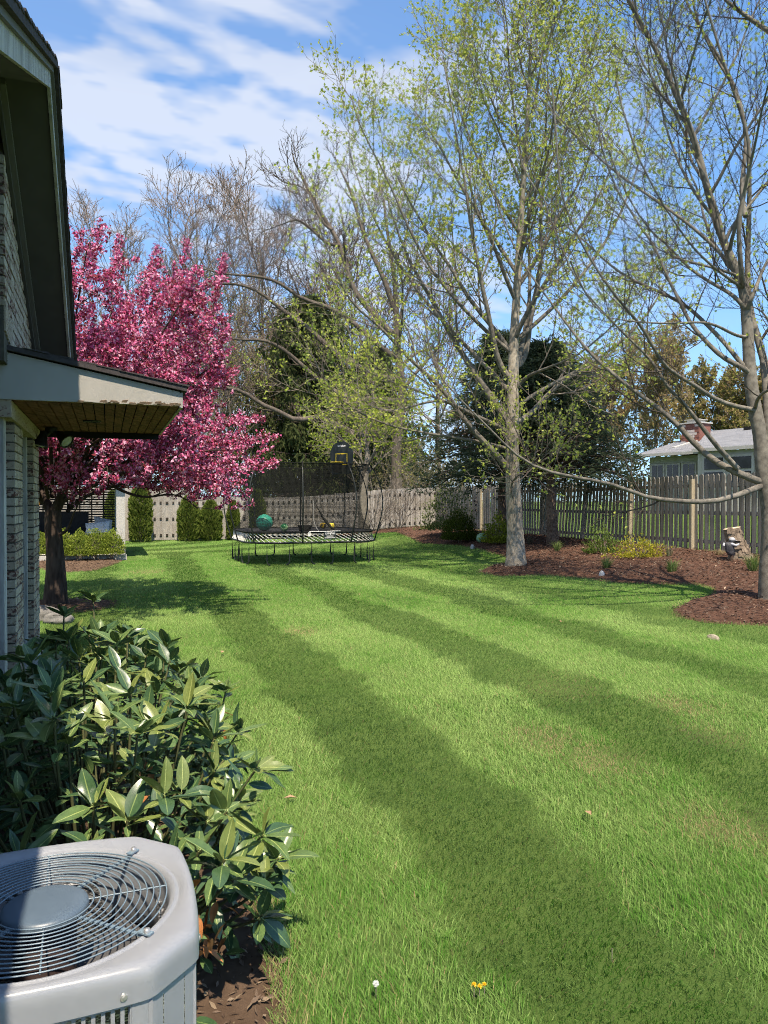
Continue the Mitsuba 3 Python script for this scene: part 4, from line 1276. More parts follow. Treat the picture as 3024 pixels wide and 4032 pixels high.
f0 = FB
hip, che, nck, hed = f0 + [.0, .0, .235], f0 + [-.015, -.01, .36], f0 + [.0, 0, .42], f0 + [.025, -.01, .475]
body_ = chain_body([((hip, .075), (che, .085)), ((che, .08), (nck, .04)), ((nck, .035), (hed, .05)), ((hip + [.03, 0, 0], .06), (f0 + [.07, .03, .22], .045)), ((f0 + [.07, .03, .22], .042), (f0 + [.05, .03, .15], .036)),
                    ((che + [-.05, 0, .02], .06), (hip + [-.055, 0, .02], .05))])
obj('body', body_, 'mat_figure', fg, smooth=True)
obj('arm', chain_body([((che + [.01, -.07, .045], .030), (che + [.075, -.10, .02], .024)), ((che + [.075, -.10, .02], .023), (che + [.15, -.06, .045], .018))], .012), 'mat_figure_pale', fg, smooth=True)
obj('arm', chain_body([((che + [-.04, .05, .04], .030), (che + [-.12, .02, .01], .026)), ((che + [-.12, .02, .01], .024), (che + [-.09, .08, .05], .018))], .012), 'mat_figure_pale', fg, smooth=True)
obj('cap', cat([lathe([(.058, -.005), (.060, .012), (.052, .035), (.030, .052), (0, .058)], 20, hed + [0, 0, .012]), obox(hed + [.058, 0, .008], np.array([.032, 0, -.008]), np.array([0, .035, 0]), np.array([.001, 0, .004]))]), 'mat_figure_pale', fg, smooth=40)
obj('post', lathe([(.038, -.06), (.038, .16), (.03, .20), (0, .2)], 14, f0 + [.02, 0, 0]), 'mat_figure_post', fg, smooth=40)

for (u, v_, r, lab) in ((601.8, 577.5, .062, 'pale round stone dome at the front edge of the right mulch bed'), (472.5, 548.8, .062, 'pale round stone dome in the shade before the dark green shrub')):
    g = G(u, v_)
    solo('dome_stone', lathe([(r, -.03), (r * 1.0, .02), (r * .9, .06), (r * .6, .10), (r * .25, .118), (0, .12)], 18, g + UP * .02), 'mat_glass_dome', lab, 'stone', smooth=True)
g = G(481.5, 544.5)
solo('garden_ball', ball(g + UP * .20, .165, 3), 'mat_pale_green', 'pale green ball lying in the mulch beside the dark green shrub', 'ball', smooth=True)


def rock(c, s, seed, sub=3):
    m = trimesh.creation.icosphere(sub, 1.0)
    v = np.array(m.vertices)
    v *= (.72 + .55 * meshkit.fbm(v * 1.4 + seed, 3, seed))[:, None]
    return v * s + c, np.array(m.faces)


solo('stone', rock(G(713, 639) + UP * .0, np.array([.05, .15, .05]), 3), 'mat_tan_stone', 'long pale stone lying on the lawn below the right mulch bed', 'stone', smooth=40)
for k, (u, v_, s) in enumerate(((42, 619, (.26, .20, .15)), (58, 623, (.20, .16, .11)), (28, 616, (.2, .2, .14)))):
    lab = ['large grey rock nearest the middle at the foot of the pink tree', 'small grey rock to the right at the foot of the pink tree', 'grey rock nearest the brick pier at the foot of the pink tree'][k]
    solo('rock', rock(G(u, v_) + UP * .04, np.array(s), 11 + k), 'mat_stone', lab, 'rock', smooth=40)
solo('stone', rock(G(119, 553.5) + UP * .1, np.array([.22, .12, .12]), 31), 'mat_pale_stone', 'pale stone at the right end of the hedge', 'stone', smooth=40)
# dandelions and dead leaves on the lawn
for k, (x, y) in enumerate(((812, 2160), (1322, 2078))):
    g = G(x * .46293, y * .46293)
    d = thing('dandelion_clock', ['white dandelion seed head low in the grass at the bottom middle', 'white dandelion seed head in the grass at the bottom right'][k], 'flower')
    obj('stem', tube([g, g + UP * .05], .0015, 5), 'mat_twig', d)
    rr_ = np.random.default_rng(k).normal(0, 1, (160, 3))
    m, = [leaf_quads(np.repeat((g + UP * .055)[None], 160, 0), unit(rr_), .012, .002, np.random.default_rng(1))]
    obj('seed_head', m, 'mat_white', d)
for k, (x, y) in enumerate(((1024, 2160), (1036, 2164), (1046, 2160))):
    g = G(x * .46293, y * .46293)
    d = thing('dandelion', ['left one of three yellow dandelion flowers in the grass', 'middle one of three yellow dandelion flowers in the grass', 'right one of three yellow dandelion flowers in the grass'][k], 'flower', 'yellow dandelions at the bottom of the lawn')
    obj('stem', tube([g, g + UP * .05], .0015, 5), 'mat_twig', d)
    rr_ = np.random.default_rng(k).normal(0, 1, (60, 3)) + [0, 0, 1.3]
    obj('bloom', leaf_quads(np.repeat((g + UP * .05)[None], 60, 0), unit(rr_), .010, .003, np.random.default_rng(1)), 'mat_yellow', d)
rng = np.random.default_rng(77)
scene['mat_dead_leaf'] = two({'type': 'principled', 'base_color': {'type': 'rgb', 'value': [.33, .21, .12]}, 'roughness': .8})
DL = [(1268, 1775, 'tan dead leaf lying between the mower stripes right of the middle'), (630, 1742, 'tan dead leaf on the grass right of the broad leaved bush'), (480, 1418, 'dead leaf on the grass beyond the bush'), (776, 1290, 'dead leaf on the lawn in front of the trampoline'),
      (1210, 1350, 'dead leaf on the lawn below the grey tulip tree')]
for x, y, lab in DL:
    g = G(x * .46293, y * .46293) + UP * .045
    a = rng.uniform(0, 6.28)
    solo('dead_leaf', leaf_quads((g - .03 * np.array([math.cos(a), math.sin(a), 0]))[None], np.array([[math.cos(a), math.sin(a), .1]]), .075, .042, rng, nrm=np.array([[.1, .1, 1.]])), 'mat_dead_leaf', lab, 'leaf')
# ------------------------------------------------------------------ trees
def qi(pts, s, ox, oy):
    """positions in an enlarged view -> 768 px positions"""
    return [((ox + s * x) / 3.9375, (oy + s * y) / 3.9375) for x, y in pts]


def vtrunk(pts, radii, n=26):
    pts = np.asarray(pts, float)
    s = np.r_[0, np.cumsum(np.linalg.norm(np.diff(pts, axis=0), axis=1))]
    s /= s[-1]
    t = np.linspace(0, 1, n)
    return CubicSpline(s, pts)(t), np.interp(t, s, radii)


def extend(pl, rad, rng, L, nseg=8, trop=.14, wander=.07):
    """lets a limb grow on upwards from its end"""
    d = unit(pl[-1] - pl[-3]); p = pl[-1]; out = [pl]
    for _ in range(nseg):
        d = unit(d + rng.normal(0, wander, 3) + trop * UP); p = p + d * L / nseg
        out.append(p[None])
    P2 = np.vstack(out)
    r = np.r_[rad, np.linspace(rad[-1], .012, nseg + 1)[1:]]
    n = len(pl)
    x = np.linspace(0, len(P2) - 1, 26); i = np.minimum(x.astype(int), len(P2) - 2); f = (x - i)
    return P2[i] * (1 - f[:, None]) + P2[i + 1] * f[:, None], r[i] * (1 - f) + r[i + 1] * f


LEAFG = [(.42, .48, .08), (.50, .56, .12), (.34, .42, .07), (.56, .60, .18), (.38, .44, .11)]


def finish_tree(key, rng, limbsP, limbsR, spec, bark, limb_mat, twig_mat, leafcols, leaf, keep=None, trunk=None, leaf_mat='mat_leaf', leaf_label=None, sides=(9, 4, 3, 3)):
    """limbs as parts, everything finer as one part each"""
    if trunk is not None:
        obj('trunk', tubes(trunk[0][None], trunk[1][None], 18, True), bark, key, smooth=True)
    for p, r in zip(limbsP, limbsR):
        obj('limb', tubes(p[None], r[None], sides[0], True), limb_mat, key, smooth=True)
    Pc, Rc = np.array(limbsP), np.array(limbsR)
    tw = []
    for li, sp in enumerate(spec):
        Pc, Rc = kids(rng, Pc, Rc, **sp)
        if keep is not None:
            k = keep(Pc[:, -1])
            Pc, Rc = Pc[k], Rc[k]
        tw.append(tubes(Pc, Rc, sides[min(li + 1, 3)]))
    obj('branches', cat(tw), twig_mat, key, smooth=True, kind='stuff')
    if leaf:
        pos, tan = along(rng, Pc, leaf['K'], leaf.get('tmin', .2), 1.0)
        g = rng.random(len(pos)) < leaf.get('keep', 1.0)
        if 'where' in leaf:
            g &= leaf['where'](pos, rng)
        pos, tan = pos[g], tan[g]
        rep = leaf.get('bunch', 1)
        pos, tan = np.repeat(pos, rep, 0), np.repeat(tan, rep, 0)
        n = len(pos)
        d = tan * .4 + rng.normal(0, .8, (n, 3)) + UP * leaf.get('up', .1)
        L = rng.uniform(*leaf['L'], n)
        m = leaf_quads(pos + rng.normal(0, leaf.get('jit', .02), (n, 3)), d, L, L * rng.uniform(*leaf.get('W', (.55, .85)), n), rng)
        obj('leaves' if leaf_mat == 'mat_leaf' else 'blossoms', m, leaf_mat, key, kind='stuff', color=vary(rng, leafcols, n, 4, .2), label=leaf_label)
    return Pc


# --- the tulip tree in the middle
rng = np.random.default_rng(101)
TB = G(516, 567.5)
YT = TB[1]
print('tulip', TB)
tul = thing('tulip_tree', 'tall grey barked tree with fresh pale green leaves in the middle of the mulch bed', 'tree')
z0 = TB
trunk_px = [(516, 567), (515.5, 540), (514, 505), (512.5, 470), (512, 440), (513, 400), (513.5, 355), (516, 305), (519, 250), (523, 190), (527, 125), (531, 35)]
tp = [TB - UP * .1] + [P(u, v, YT + .15 * math.sin(i)) for i, (u, v) in enumerate(trunk_px)][1:]
tr_, rr_ = vtrunk(tp, [.27, .20, .175, .165, .155, .14, .115, .095, .078, .06, .045, .025], 40)
rr_[0] = .30; rr_[1] = .235
I5 = (.633, 1500, 900)
def on_trunk(v):
    z = P(514, v, YT)[2]
    i = np.argmin(np.abs(tr_[:, 2] - z))
    return tr_[i]
LP, LR = [], []
def add_limb(pts, y1, r0, r1, start, ext=0.0, Y0=None, trop=.14):
    r1 = r1 * .85
    p, r = limb(pts, Y0 if Y0 is not None else YT, y1, r0, r1, 26, start)
    if ext:
        p, r = extend(p, r, rng, ext, trop=trop)
    LP.append(p); LR.append(r)
add_limb(qi([(815, 1480), (720, 1410), (560, 1240), (440, 1080), (330, 950), (200, 830), (30, 650), (-120, 520)], *I5), YT - 1.6, .085, .03, on_trunk(477), 2.0)
add_limb(qi([(815, 1215), (720, 1100), (640, 980), (560, 860), (500, 770), (400, 600), (330, 470), (210, 260), (150, 130)], *I5), YT + 1.0, .10, .035, on_trunk(424), 2.6)
add_limb(qi([(825, 1200), (950, 1130), (1060, 1010), (1260, 880), (1400, 800)], *I5), YT + 1.2, .075, .03, on_trunk(421), 2.6)
add_limb(qi([(815, 1270), (700, 1215), (600, 1170), (480, 1110), (400, 1075), (250, 1090), (60, 1130)], *I5), YT - 1.3, .06, .018, on_trunk(433), .8)
add_limb(qi([(830, 900), (880, 820), (930, 560), (985, 300), (995, 0), (1010, -260)], *I5), YT + .8, .085, .04, on_trunk(373), 3.0)
add_limb(qi([(825, 930), (740, 840), (690, 640), (640, 400), (580, 100), (540, -150)], *I5), YT - .9, .075, .035, on_trunk(378), 3.0)
add_limb(qi([(825, 1000), (900, 930), (1000, 880), (1150, 820), (1260, 760)], *I5), YT - 1.8, .05, .02, on_trunk(390), 2.0)
add_limb(qi([(820, 1640), (812, 1600), (830, 1560), (870, 1525), (920, 1500)], *I5), YT - .9, .035, .016, on_trunk(503) - np.array([.0, .16, 0]), .5)
for k in range(19):                                        # limbs of the upper crown
    t = .40 + .56 * k / 19
    i = int(t * 39)
    a = k * 2.39996 + .6
    d = unit(np.array([math.cos(a), math.sin(a), 1.05 + .4 * t]))
    Ln = 6.3 * (1.10 - .70 * t) * (1.08 if math.cos(a) < 0 else .95)
    pts = [tr_[i]]
    for q in range(25):
        d = unit(d + rng.normal(0, .05, 3) + .028 * UP)
        pts.append(pts[-1] + d * Ln / 25)
    LP.append(np.array(pts)); LR.append(np.linspace(rr_[i] * .55, .010, 26))
for (v0, pts, dy, r0) in ((400, [(513, 400), (470, 350), (425, 300), (385, 240), (360, 185)], 1.4, .06), (360, [(513, 360), (465, 310), (420, 250), (392, 190), (372, 150)], -1.2, .055), (440, [(512, 440), (465, 410), (415, 390), (370, 372), (345, 350)], 1.8, .05),
                          (455, [(512, 455), (470, 440), (420, 432), (375, 420), (345, 402)], -.9, .045), (345, [(514, 345), (560, 300), (600, 250), (630, 190), (645, 130)], 1.3, .055), (410, [(514, 410), (560, 380), (610, 350), (650, 310), (672, 260)], .9, .05)):
    add_limb(pts, YT + dy, r0, .018, on_trunk(v0), 1.2)
SPEC = [dict(K=9, tmin=.22, tmax=1.0, ang=42, L=1.9, nseg=6, wander=.09, trop=.10, rr=.5, rmin=.009, fall=.45),
        dict(K=7, tmin=.15, tmax=1.0, ang=40, L=.95, nseg=4, wander=.10, trop=.09, rr=.55, rmin=.006, fall=.4),
        dict(K=4, tmin=.2, tmax=1.0, ang=38, L=.42, nseg=2, wander=.10, trop=.08, rr=.6, rmin=.0042, fall=.3)]
finish_tree(tul, rng, LP, LR, SPEC, 'mat_tulip_bark', 'mat_limb_bark', 'mat_twig', LEAFG, dict(K=5, L=(.055, .095), bunch=1, tmin=.3, keep=.85), trunk=(tr_, rr_))

# --- the bigger, barer tree at the right edge
rng = np.random.default_rng(202)
RB = G(775, 602)
YR = RB[1]
print('right tree', RB)
rt = thing('tulip_tree', 'bare limbed grey tree with few pale leaves at the right edge of the picture', 'tree')
I4 = (.6782, 2200, 900)
ZT_ = (1.0392, 1300, 0)
tpx = [(775, 602)] + qi([(1232, 1850), (1226, 1600), (1200, 1450), (1168, 1200), (1130, 1000), (1105, 750), (1090, 500), (1065, 330), (1000, 170), (930, 0)], *I4) + qi([(1375, 520), (1320, 380), (1240, 200), (1130, 0), (1080, -150)], *ZT_)
tp = [RB - UP * .1] + [P(u, v, YR + .03 * i) for i, (u, v) in enumerate(tpx)][1:]
tr_, rr_ = vtrunk(tp, [.20, .14, .13, .13, .10, .10, .088, .08, .072, .062, .055, .048, .042, .036, .028, .02], 56)
rr_[0] = .26; rr_[1] = .20
LP, LR = [], []
def rtrunk(v):
    z = P(765, v, YR)[2]
    return tr_[np.argmin(np.abs(tr_[:, 2] - z))]
add = lambda pts, y1, r0, r1, v0, ext=1.5, trop=.14: add_limb(pts, y1, r0 * .80, r1 * .72, rtrunk(v0) if v0 else None, ext, YR, trop)
add(qi([(1180, 1500), (1080, 1535), (920, 1580), (800, 1587), (620, 1575), (480, 1550), (370, 1505), (0, 1425)], *I4) + qi([(870, 1430), (720, 1290), (540, 1110), (400, 960)], *I5), YR - .8, .062, .014, 487, 1.0)
add(qi([(1180, 1490), (1000, 1400), (910, 1350), (830, 1290), (700, 1150), (600, 1060), (450, 950), (300, 830), (200, 740), (90, 610), (0, 490), (-120, 330)], *I4), YR + 1.2, .075, .022, 484, 1.8)
add(qi([(1040, 1395), (960, 1310), (900, 1240), (800, 1110), (700, 990), (640, 930), (560, 800), (420, 650), (330, 560), (180, 400)], *I4), YR - .6, .055, .016, None, 1.6)
add(qi([(1130, 1045), (1020, 1030), (900, 985), (780, 905), (620, 800), (560, 710), (480, 570), (380, 450), (250, 280), (90, 0)], *I4), YR - 1.3, .05, .02, 408, 1.8)
add(qi([(1105, 815), (1070, 810), (960, 750), (850, 650), (760, 540), (710, 440), (640, 300), (570, 140), (480, 0)], *I4), YR + .7, .055, .026, 369, 2.2)
add(qi([(1105, 800), (1050, 770), (950, 650), (820, 520), (740, 450), (500, 330), (350, 250), (200, 120), (60, 0)], *I4), YR + 1.8, .05, .02, 366, 2.0)
add(qi([(1090, 640), (970, 590), (870, 550), (700, 548), (500, 545), (300, 520)], *I4), YR - 1.4, .035, .012, 339, 1.0)
add(qi([(1075, 430), (1030, 405), (950, 350), (800, 260), (700, 170), (550, 30)], *I4), YR + .9, .045, .02, 303, 2.2)
add(qi([(1065, 330), (960, 270), (850, 180), (700, 0)], *I4), YR - .9, .035, .018, 285, 2.2)
add(qi([(1010, 245), (830, 210), (700, 175), (600, 130), (460, 40)], *I4), YR + 1.4, .03, .012, 270, 1.5)
add(qi([(1100, 440), (1130, 380), (1150, 330), (1190, 230), (1250, 120), (1290, 0)], *I4), YR + .3, .045, .02, 304, 2.5)
add(qi([(1065, 330), (1060, 260), (1050, 120), (1045, 0)], *I4) + qi([(1590, 600), (1540, 380), (1480, 200), (1420, 0)], *ZT_), YR - .5, .05, .024, 285, 2.5, .2)
add(qi([(1500, 950), (1430, 700), (1330, 480), (1250, 300), (1190, 60)], *ZT_), YR + 1.0, .035, .016, None, 2.0, .2)
add(qi([(1480, 960), (1250, 770), (1080, 650), (900, 480), (760, 330)], *ZT_), YR + 2.2, .035, .014, None, 1.8, .16)
add(qi([(1575, 820), (1560, 700), (1575, 540), (1520, 300), (1400, 100), (1330, -60)], *ZT_), YR + 1.6, .05, .022, None, 2.0, .2)
# stems to the right of the frame edge, from a fork of the trunk
add(qi([(1190, 1440), (1215, 1200), (1205, 900), (1190, 760), (1130, 560), (1110, 470)], *I4) + qi([(1560, 420), (1480, 250)], *ZT_), YR + .9, .10, .03, 470, 2.0)
add(qi([(1190, 1440), (1240, 1100), (1262, 700), (1290, 300), (1340, 0)], *I4), YR + .5, .11, .045, 470, 3.0)
add(qi([(1262, 700), (1230, 550), (1160, 470), (1110, 450)], *I4) , YR + .2, .03, .012, None, .8)
add(qi([(1680, 130), (1590, 70), (1500, 0), (1440, -60)], *ZT_), YR + .4, .05, .03, None, 2.0)
add(qi([(1120, 1010), (1180, 960), (1260, 920), (1400, 860)], *I4), YR - 1.5, .04, .018, 404, 1.5)
for k in range(16):
    t = .50 + .48 * k / 16
    i = int(t * 55)
    a = k * 2.39996 + 2.1
    d = unit(np.array([math.cos(a), math.sin(a), 1.3]))
    pts = [tr_[i]]
    for q in range(25):
        d = unit(d + rng.normal(0, .05, 3) + .03 * UP)
        pts.append(pts[-1] + d * (3.6 - 1.6 * t) / 25)
    LP.append(np.array(pts)); LR.append(np.linspace(rr_[i] * .5, .008, 26))
SPEC_R = [dict(K=10, tmin=.2, tmax=1.0, ang=42, L=1.35, nseg=7, wander=.10, trop=.11, rr=.42, rmin=.006, fall=.4),
          dict(K=6, tmin=.2, tmax=1.0, ang=40, L=.62, nseg=4, wander=.11, trop=.07, rr=.55, rmin=.0042, fall=.4),
          dict(K=2, tmin=.3, tmax=1.0, ang=38, L=.28, nseg=2, wander=.12, trop=.05, rr=.6, rmin=.003, fall=.3)]
finish_tree(rt, rng, LP, LR, SPEC_R, 'mat_limb_bark', 'mat_limb_bark', 'mat_dark_twig', LEAFG, dict(K=2, L=(.04, .07), tmin=.5, keep=.6), trunk=(tr_, rr_))

# --- the pink crab apple
rng = np.random.default_rng(303)
ct = thing('crab_apple_tree', 'crab apple tree covered in deep pink blossom behind the brick house', 'tree')
CB = CRAB.copy()
YC = CB[1]
I2 = (.6028, 0, 1300)
tpx = [(54.6, 606)] + qi([(362, 1500), (352, 1350), (345, 1230), (355, 1150)], *I2)
tp = [CB - UP * .1] + [P(u, v, YC) for u, v in tpx[1:]]
ctr, crr = vtrunk(tp, [.20, .135, .125, .13, .11], 20)
LP, LR = [], []
fork = ctr[-1]
add_limb(qi([(340, 1215), (300, 1120), (262, 1020), (240, 900), (200, 700)], *I2), YC + .3, .085, .03, ctr[-3], 1.0, YC)
add_limb(qi([(355, 1180), (400, 1090), (430, 980), (500, 800), (560, 600), (620, 420)], *I2), YC - .5, .09, .03, ctr[-2], 1.2, YC)
add_limb(qi([(400, 1345), (440, 1300), (470, 1230), (490, 1180)], *I2), YC - .5, .03, .012, ctr[-6], .2, YC)
add_limb(qi([(440, 950), (600, 940), (780, 1040), (870, 1075), (960, 1090), (1040, 1080), (1140, 1075), (1200, 1100)], *I2), YC - .6, .04, .012, None, .3, YC - .2, .0)
CC = np.array([CB[0] + .35, CB[1] - .5, 0])


def crad(z):                                             # outline of the crown
    return np.interp(z, [1.2, 1.55, 2.0, 2.6, 3.2, 3.8, 4.4, 4.9, 5.35, 5.75], [.6, 3.1, 3.45, 3.25, 2.75, 2.65, 2.7, 2.5, 1.8, .5])


def droop(d, L, n=26, g=-.02):
    pass


for k in range(46):
    zt_ = rng.uniform(1.75, 5.2)
    a = k * 2.39996 + 1.0
    rad = crad(zt_) * rng.uniform(.68, .93)
    end = CC + np.array([math.cos(a) * rad, math.sin(a) * rad, zt_])
    st0 = fork + np.array([0, 0, rng.uniform(-.1, .5 + .25 * max(zt_ - 2, 0))]) + np.array([.25 * math.cos(a), .25 * math.sin(a), 0])
    mid_ = st0 * .45 + end * .55 + UP * (.5 if zt_ < 3.2 else .1) + rng.normal(0, .15, 3)
    t = np.linspace(0, 1, 26)[:, None]
    pts = (1 - t) ** 2 * st0 + 2 * t * (1 - t) * mid_ + t ** 2 * end
    LP.append(pts); LR.append(np.linspace(.030, .008, 26))
SPEC_C = [dict(K=14, tmin=.25, tmax=1.0, ang=50, L=.95, nseg=4, wander=.14, trop=.10, rr=.5, rmin=.006, fall=.3),
          dict(K=6, tmin=.15, tmax=1.0, ang=42, L=.42, nseg=2, wander=.14, trop=.09, rr=.6, rmin=.004, fall=.3)]
inside = lambda p: (np.hypot(p[:, 0] - CC[0], p[:, 1] - CC[1]) < crad(p[:, 2]) * (1.03 + .22 * (meshkit.noise(p * .9, 4) - .5))) & (p[:, 2] > 2.0 - .42 * np.clip(np.hypot(p[:, 0] - CC[0], p[:, 1] - CC[1]) / 3.2, 0, 1))
PINK = [(.66, .17, .34), (.74, .29, .46), (.58, .12, .28), (.82, .52, .64), (.80, .42, .56), (.52, .08, .19), (.70, .20, .36), (.78, .33, .49), (.60, .12, .27), (.30, .04, .07), (.18, .04, .05), (.24, .05, .06), (.40, .06, .13)]
PINK = [tuple(.9 * x for x in c) for c in PINK]
tips = finish_tree(ct, rng, LP, LR, SPEC_C, 'mat_crab_bark', 'mat_crab_bark', 'mat_dark_twig', PINK, dict(K=10, L=(.034, .052), W=(.75, 1.05), bunch=5, tmin=.0, jit=.022, up=.15), keep=inside, trunk=(ctr, crr), leaf_mat='mat_petal')
# spires of blossom that stand above the outline
sp, sr = [], []
for (u, v) in ((66, 210), (101, 224), (155, 248), (188, 243), (226, 256), (120, 240), (82, 232), (275, 437), (279, 463), (236, 372), (222, 330), (262, 418)):
    Yp = YC - .6 + rng.uniform(-.5, .5)
    e = P(u, v, Yp)
    b = e - unit(np.array([.25 if u < 230 else .9, 0, 1.0 if u < 230 else .12])) * rng.uniform(.7, 1.1)
    t = np.linspace(0, 1, 26)[:, None]
    sp.append(b * (1 - t) + e * t + rng.normal(0, .01, (26, 3))); sr.append(np.linspace(.010, .004, 26))
sp = np.array(sp)
obj('branches', tubes(sp, np.array(sr), 4), 'mat_dark_twig', ct, smooth=True, kind='stuff')
k2, _ = kids(rng, sp, np.array(sr), 9, .1, 1, 45, .16, 3, .1, .1)
pos, tan = along(rng, np.concatenate([k2]), 7)
pos = np.repeat(np.vstack([pos, along(rng, sp, 60)[0]]), 4, 0)
n = len(pos)
L = rng.uniform(.03, .048, n)
obj('blossoms', leaf_quads(pos + rng.normal(0, .03, (n, 3)), rng.normal(0, 1, (n, 3)), L, L * .85, rng), 'mat_petal', ct, kind='stuff', color=vary(rng, PINK, n, 4, .2))


# --- background trees without leaves
def bare_tree(u, vtop, Y, label, seed, spread=.42, budcol=None, buds=2, dark=False, stems=1, sub=(7, 8, 5), zfork=.22, group=None, r0=None, clear=.16, key='bare_tree', bud=(.05, .12), sprd=None):
    rng = np.random.default_rng(seed)
    g = P(u, 500, Y); g[2] = float(H(g[0], g[1])) - .1
    top = P(u, vtop, Y)[2] - g[2]
    key = thing(key, label, 'tree', group)
    r0 = r0 or top * .008
    n = 26
    px = Y / FOC                                                 # metres per pixel there
    t = np.linspace(0, 1, n)
    tr = g + np.c_[np.cumsum(rng.normal(0, .012, n)) * top * .12, np.cumsum(rng.normal(0, .012, n)) * top * .12, t * top * .93]
    tr[:, :2] += (g - tr[0])[:2]
    rr = np.maximum(r0 * (1 - t) ** .8, .018) + r0 * .35 * np.exp(-t * 30)
    LP, LR = [], []
    for k in range(sub[0] + 5):
        tt = zfork + (.9 - zfork) * k / (sub[0] + 5)
        i = int(tt * (n - 1))
        a = k * 2.39996 + seed
        L = top * spread * (1.1 - .65 * tt) * rng.uniform(.8, 1.2)
        d = unit(np.array([math.cos(a), math.sin(a), 1.0 + .7 * rng.random()]))
        pts = [tr[i]]
        for q in range(n - 1):
            d = unit(d + rng.normal(0, .06, 3) + .035 * UP)
            pts.append(pts[-1] + d * L / (n - 1))
        LP.append(np.array(pts)); LR.append(np.linspace(rr[i] * .6, max(.35 * px, .008), n))
    m = .32 * px
    sp = [dict(K=sub[1], tmin=.2, tmax=1., ang=40, L=top * .15, nseg=6, wander=.10, trop=.11, rr=.5, rmin=m * 1.25, fall=.5),
          dict(K=sub[2], tmin=.15, tmax=1., ang=36, L=top * .075, nseg=4, wander=.10, trop=.10, rr=.6, rmin=m, fall=.4),
          dict(K=3, tmin=.2, tmax=1., ang=34, L=top * .036, nseg=2, wander=.1, trop=.08, rr=.7, rmin=m * .8, fall=.3)]
    leaf = dict(K=buds, L=bud, tmin=.3, W=(.4, .8)) if budcol else None
    finish_tree(key, rng, LP, LR, sp, 'mat_oak_bark', 'mat_oak_bark', 'mat_dark_twig' if dark else 'mat_far_twig', budcol or LEAFG, leaf, trunk=(tr, rr), sides=(7, 4, 3, 3))
    return key


RED = [(.30, .19, .14), (.36, .24, .17), (.26, .17, .11), (.32, .27, .15)]
YEL = [(.24, .25, .06), (.30, .30, .09), (.20, .20, .07)]
bare_tree(112, 212, 62, 'thin bare tree farthest left behind the top of the pink tree', 11, budcol=RED, sub=(8, 8, 5), buds=3)
bare_tree(196, 184, 53, 'tall bare tree with reddish buds behind the pink blossom, left of two alike', 12, budcol=RED, sub=(10, 9, 6), spread=.42, buds=3)
bare_tree(262, 186, 50, 'tall bare tree with reddish buds right of the one behind the pink blossom', 13, budcol=RED, sub=(10, 9, 6), spread=.38, buds=3)
bare_tree(330, 178, 56, 'bare dark twigged tree with a crooked crown behind the spruce', 14, budcol=RED, dark=True, sub=(7, 7, 5), spread=.45, buds=1)
bare_tree(228, 300, 46, 'shorter tree with yellow green buds between the pink tree and the spruce', 15, budcol=YEL, sub=(8, 8, 5), spread=.5, buds=3)
bare_tree(286, 330, 48, 'low yellowish tree in front of the tall bare trees', 16, budcol=YEL, sub=(7, 8, 5), spread=.5, buds=3)
bare_tree(214, 345, 41, 'low brushy tree with yellow buds directly right of the pink blossom', 22, budcol=YEL + RED, sub=(9, 8, 5), spread=.55, buds=3)
bare_tree(248, 360, 43, 'low brushy tree with pale buds left of the tallest spruce', 23, budcol=YEL + LEAFG, sub=(9, 8, 5), spread=.55, buds=4)
bare_tree(180, 330, 58, 'grey twigged tree behind the middle of the pink tree', 24, budcol=RED, sub=(8, 8, 5), spread=.5)
bare_tree(350, 240, 52, 'dark twigged tree directly left of the middle tree crown', 25, budcol=RED, dark=True, sub=(8, 8, 5), spread=.45)
bare_tree(440, 250, 58, 'bare tree seen through the crown of the middle tree', 17, budcol=RED, sub=(7, 7, 5), spread=.42)
ORN = [(.38, .27, .13), (.42, .33, .16), (.32, .26, .12), (.38, .35, .15)]
bare_tree(655, 352, 74, 'orange brown budding tree above the left end of the neighbour roof', 18, budcol=ORN, sub=(9, 9, 6), spread=.58, buds=7, bud=(.16, .32))
bare_tree(712, 385, 82, 'wide ochre budding tree above the neighbour chimney', 19, budcol=ORN + YEL, sub=(9, 9, 6), spread=.62, buds=7, bud=(.18, .36))
bare_tree(765, 380, 78, 'ochre budding tree at the far right behind the neighbour roof', 20, budcol=ORN + YEL, sub=(9, 9, 6), spread=.62, buds=7, bud=(.18, .36))
bare_tree(600, 372, 88, 'brownish budding tree behind the right spruce', 21, budcol=ORN, sub=(9, 9, 6), spread=.6, buds=6, bud=(.18, .36))

# --- the old tree with long horizontal limbs behind the trampoline
rng = np.random.default_rng(404)
ob = thing('old_tree', 'old tree with long crooked grey limbs reaching left behind the trampoline', 'tree')
YO = 40.5
g = P(397, 500, YO); g[2] = float(H(g[0], g[1])) - .1
tp = [g] + [P(u, v, YO) for u, v in ((397, 500), (396, 462), (398, 430), (402, 395), (398, 350), (396, 300), (390, 250), (384, 200))]
otr, orr = vtrunk(tp, [.40, .30, .26, .25, .22, .18, .13, .09, .05], 30)
LP, LR = [], []
IB = (.6028, 500, 700)
def ol(pts, dy, r0, r1, ext=1.5, trop=.1, start=True):
    r0, r1 = r0 * 1.35, r1 * 1.5
    p, r = limb(qi(pts, *IB), YO, YO + dy, r0, r1, 26, None)
    if start:
        s = otr[np.argmin(np.abs(otr[:, 2] - p[0][2]))]
        p, r = limb([(s[0] / s[1] * FOC + 384, 0)] + [], YO, YO, r0, r1) if False else (np.vstack([s[None], p[1:]]), r)
    p, r = extend(p, r, rng, ext, trop=trop, wander=.1)
    LP.append(p); LR.append(r)
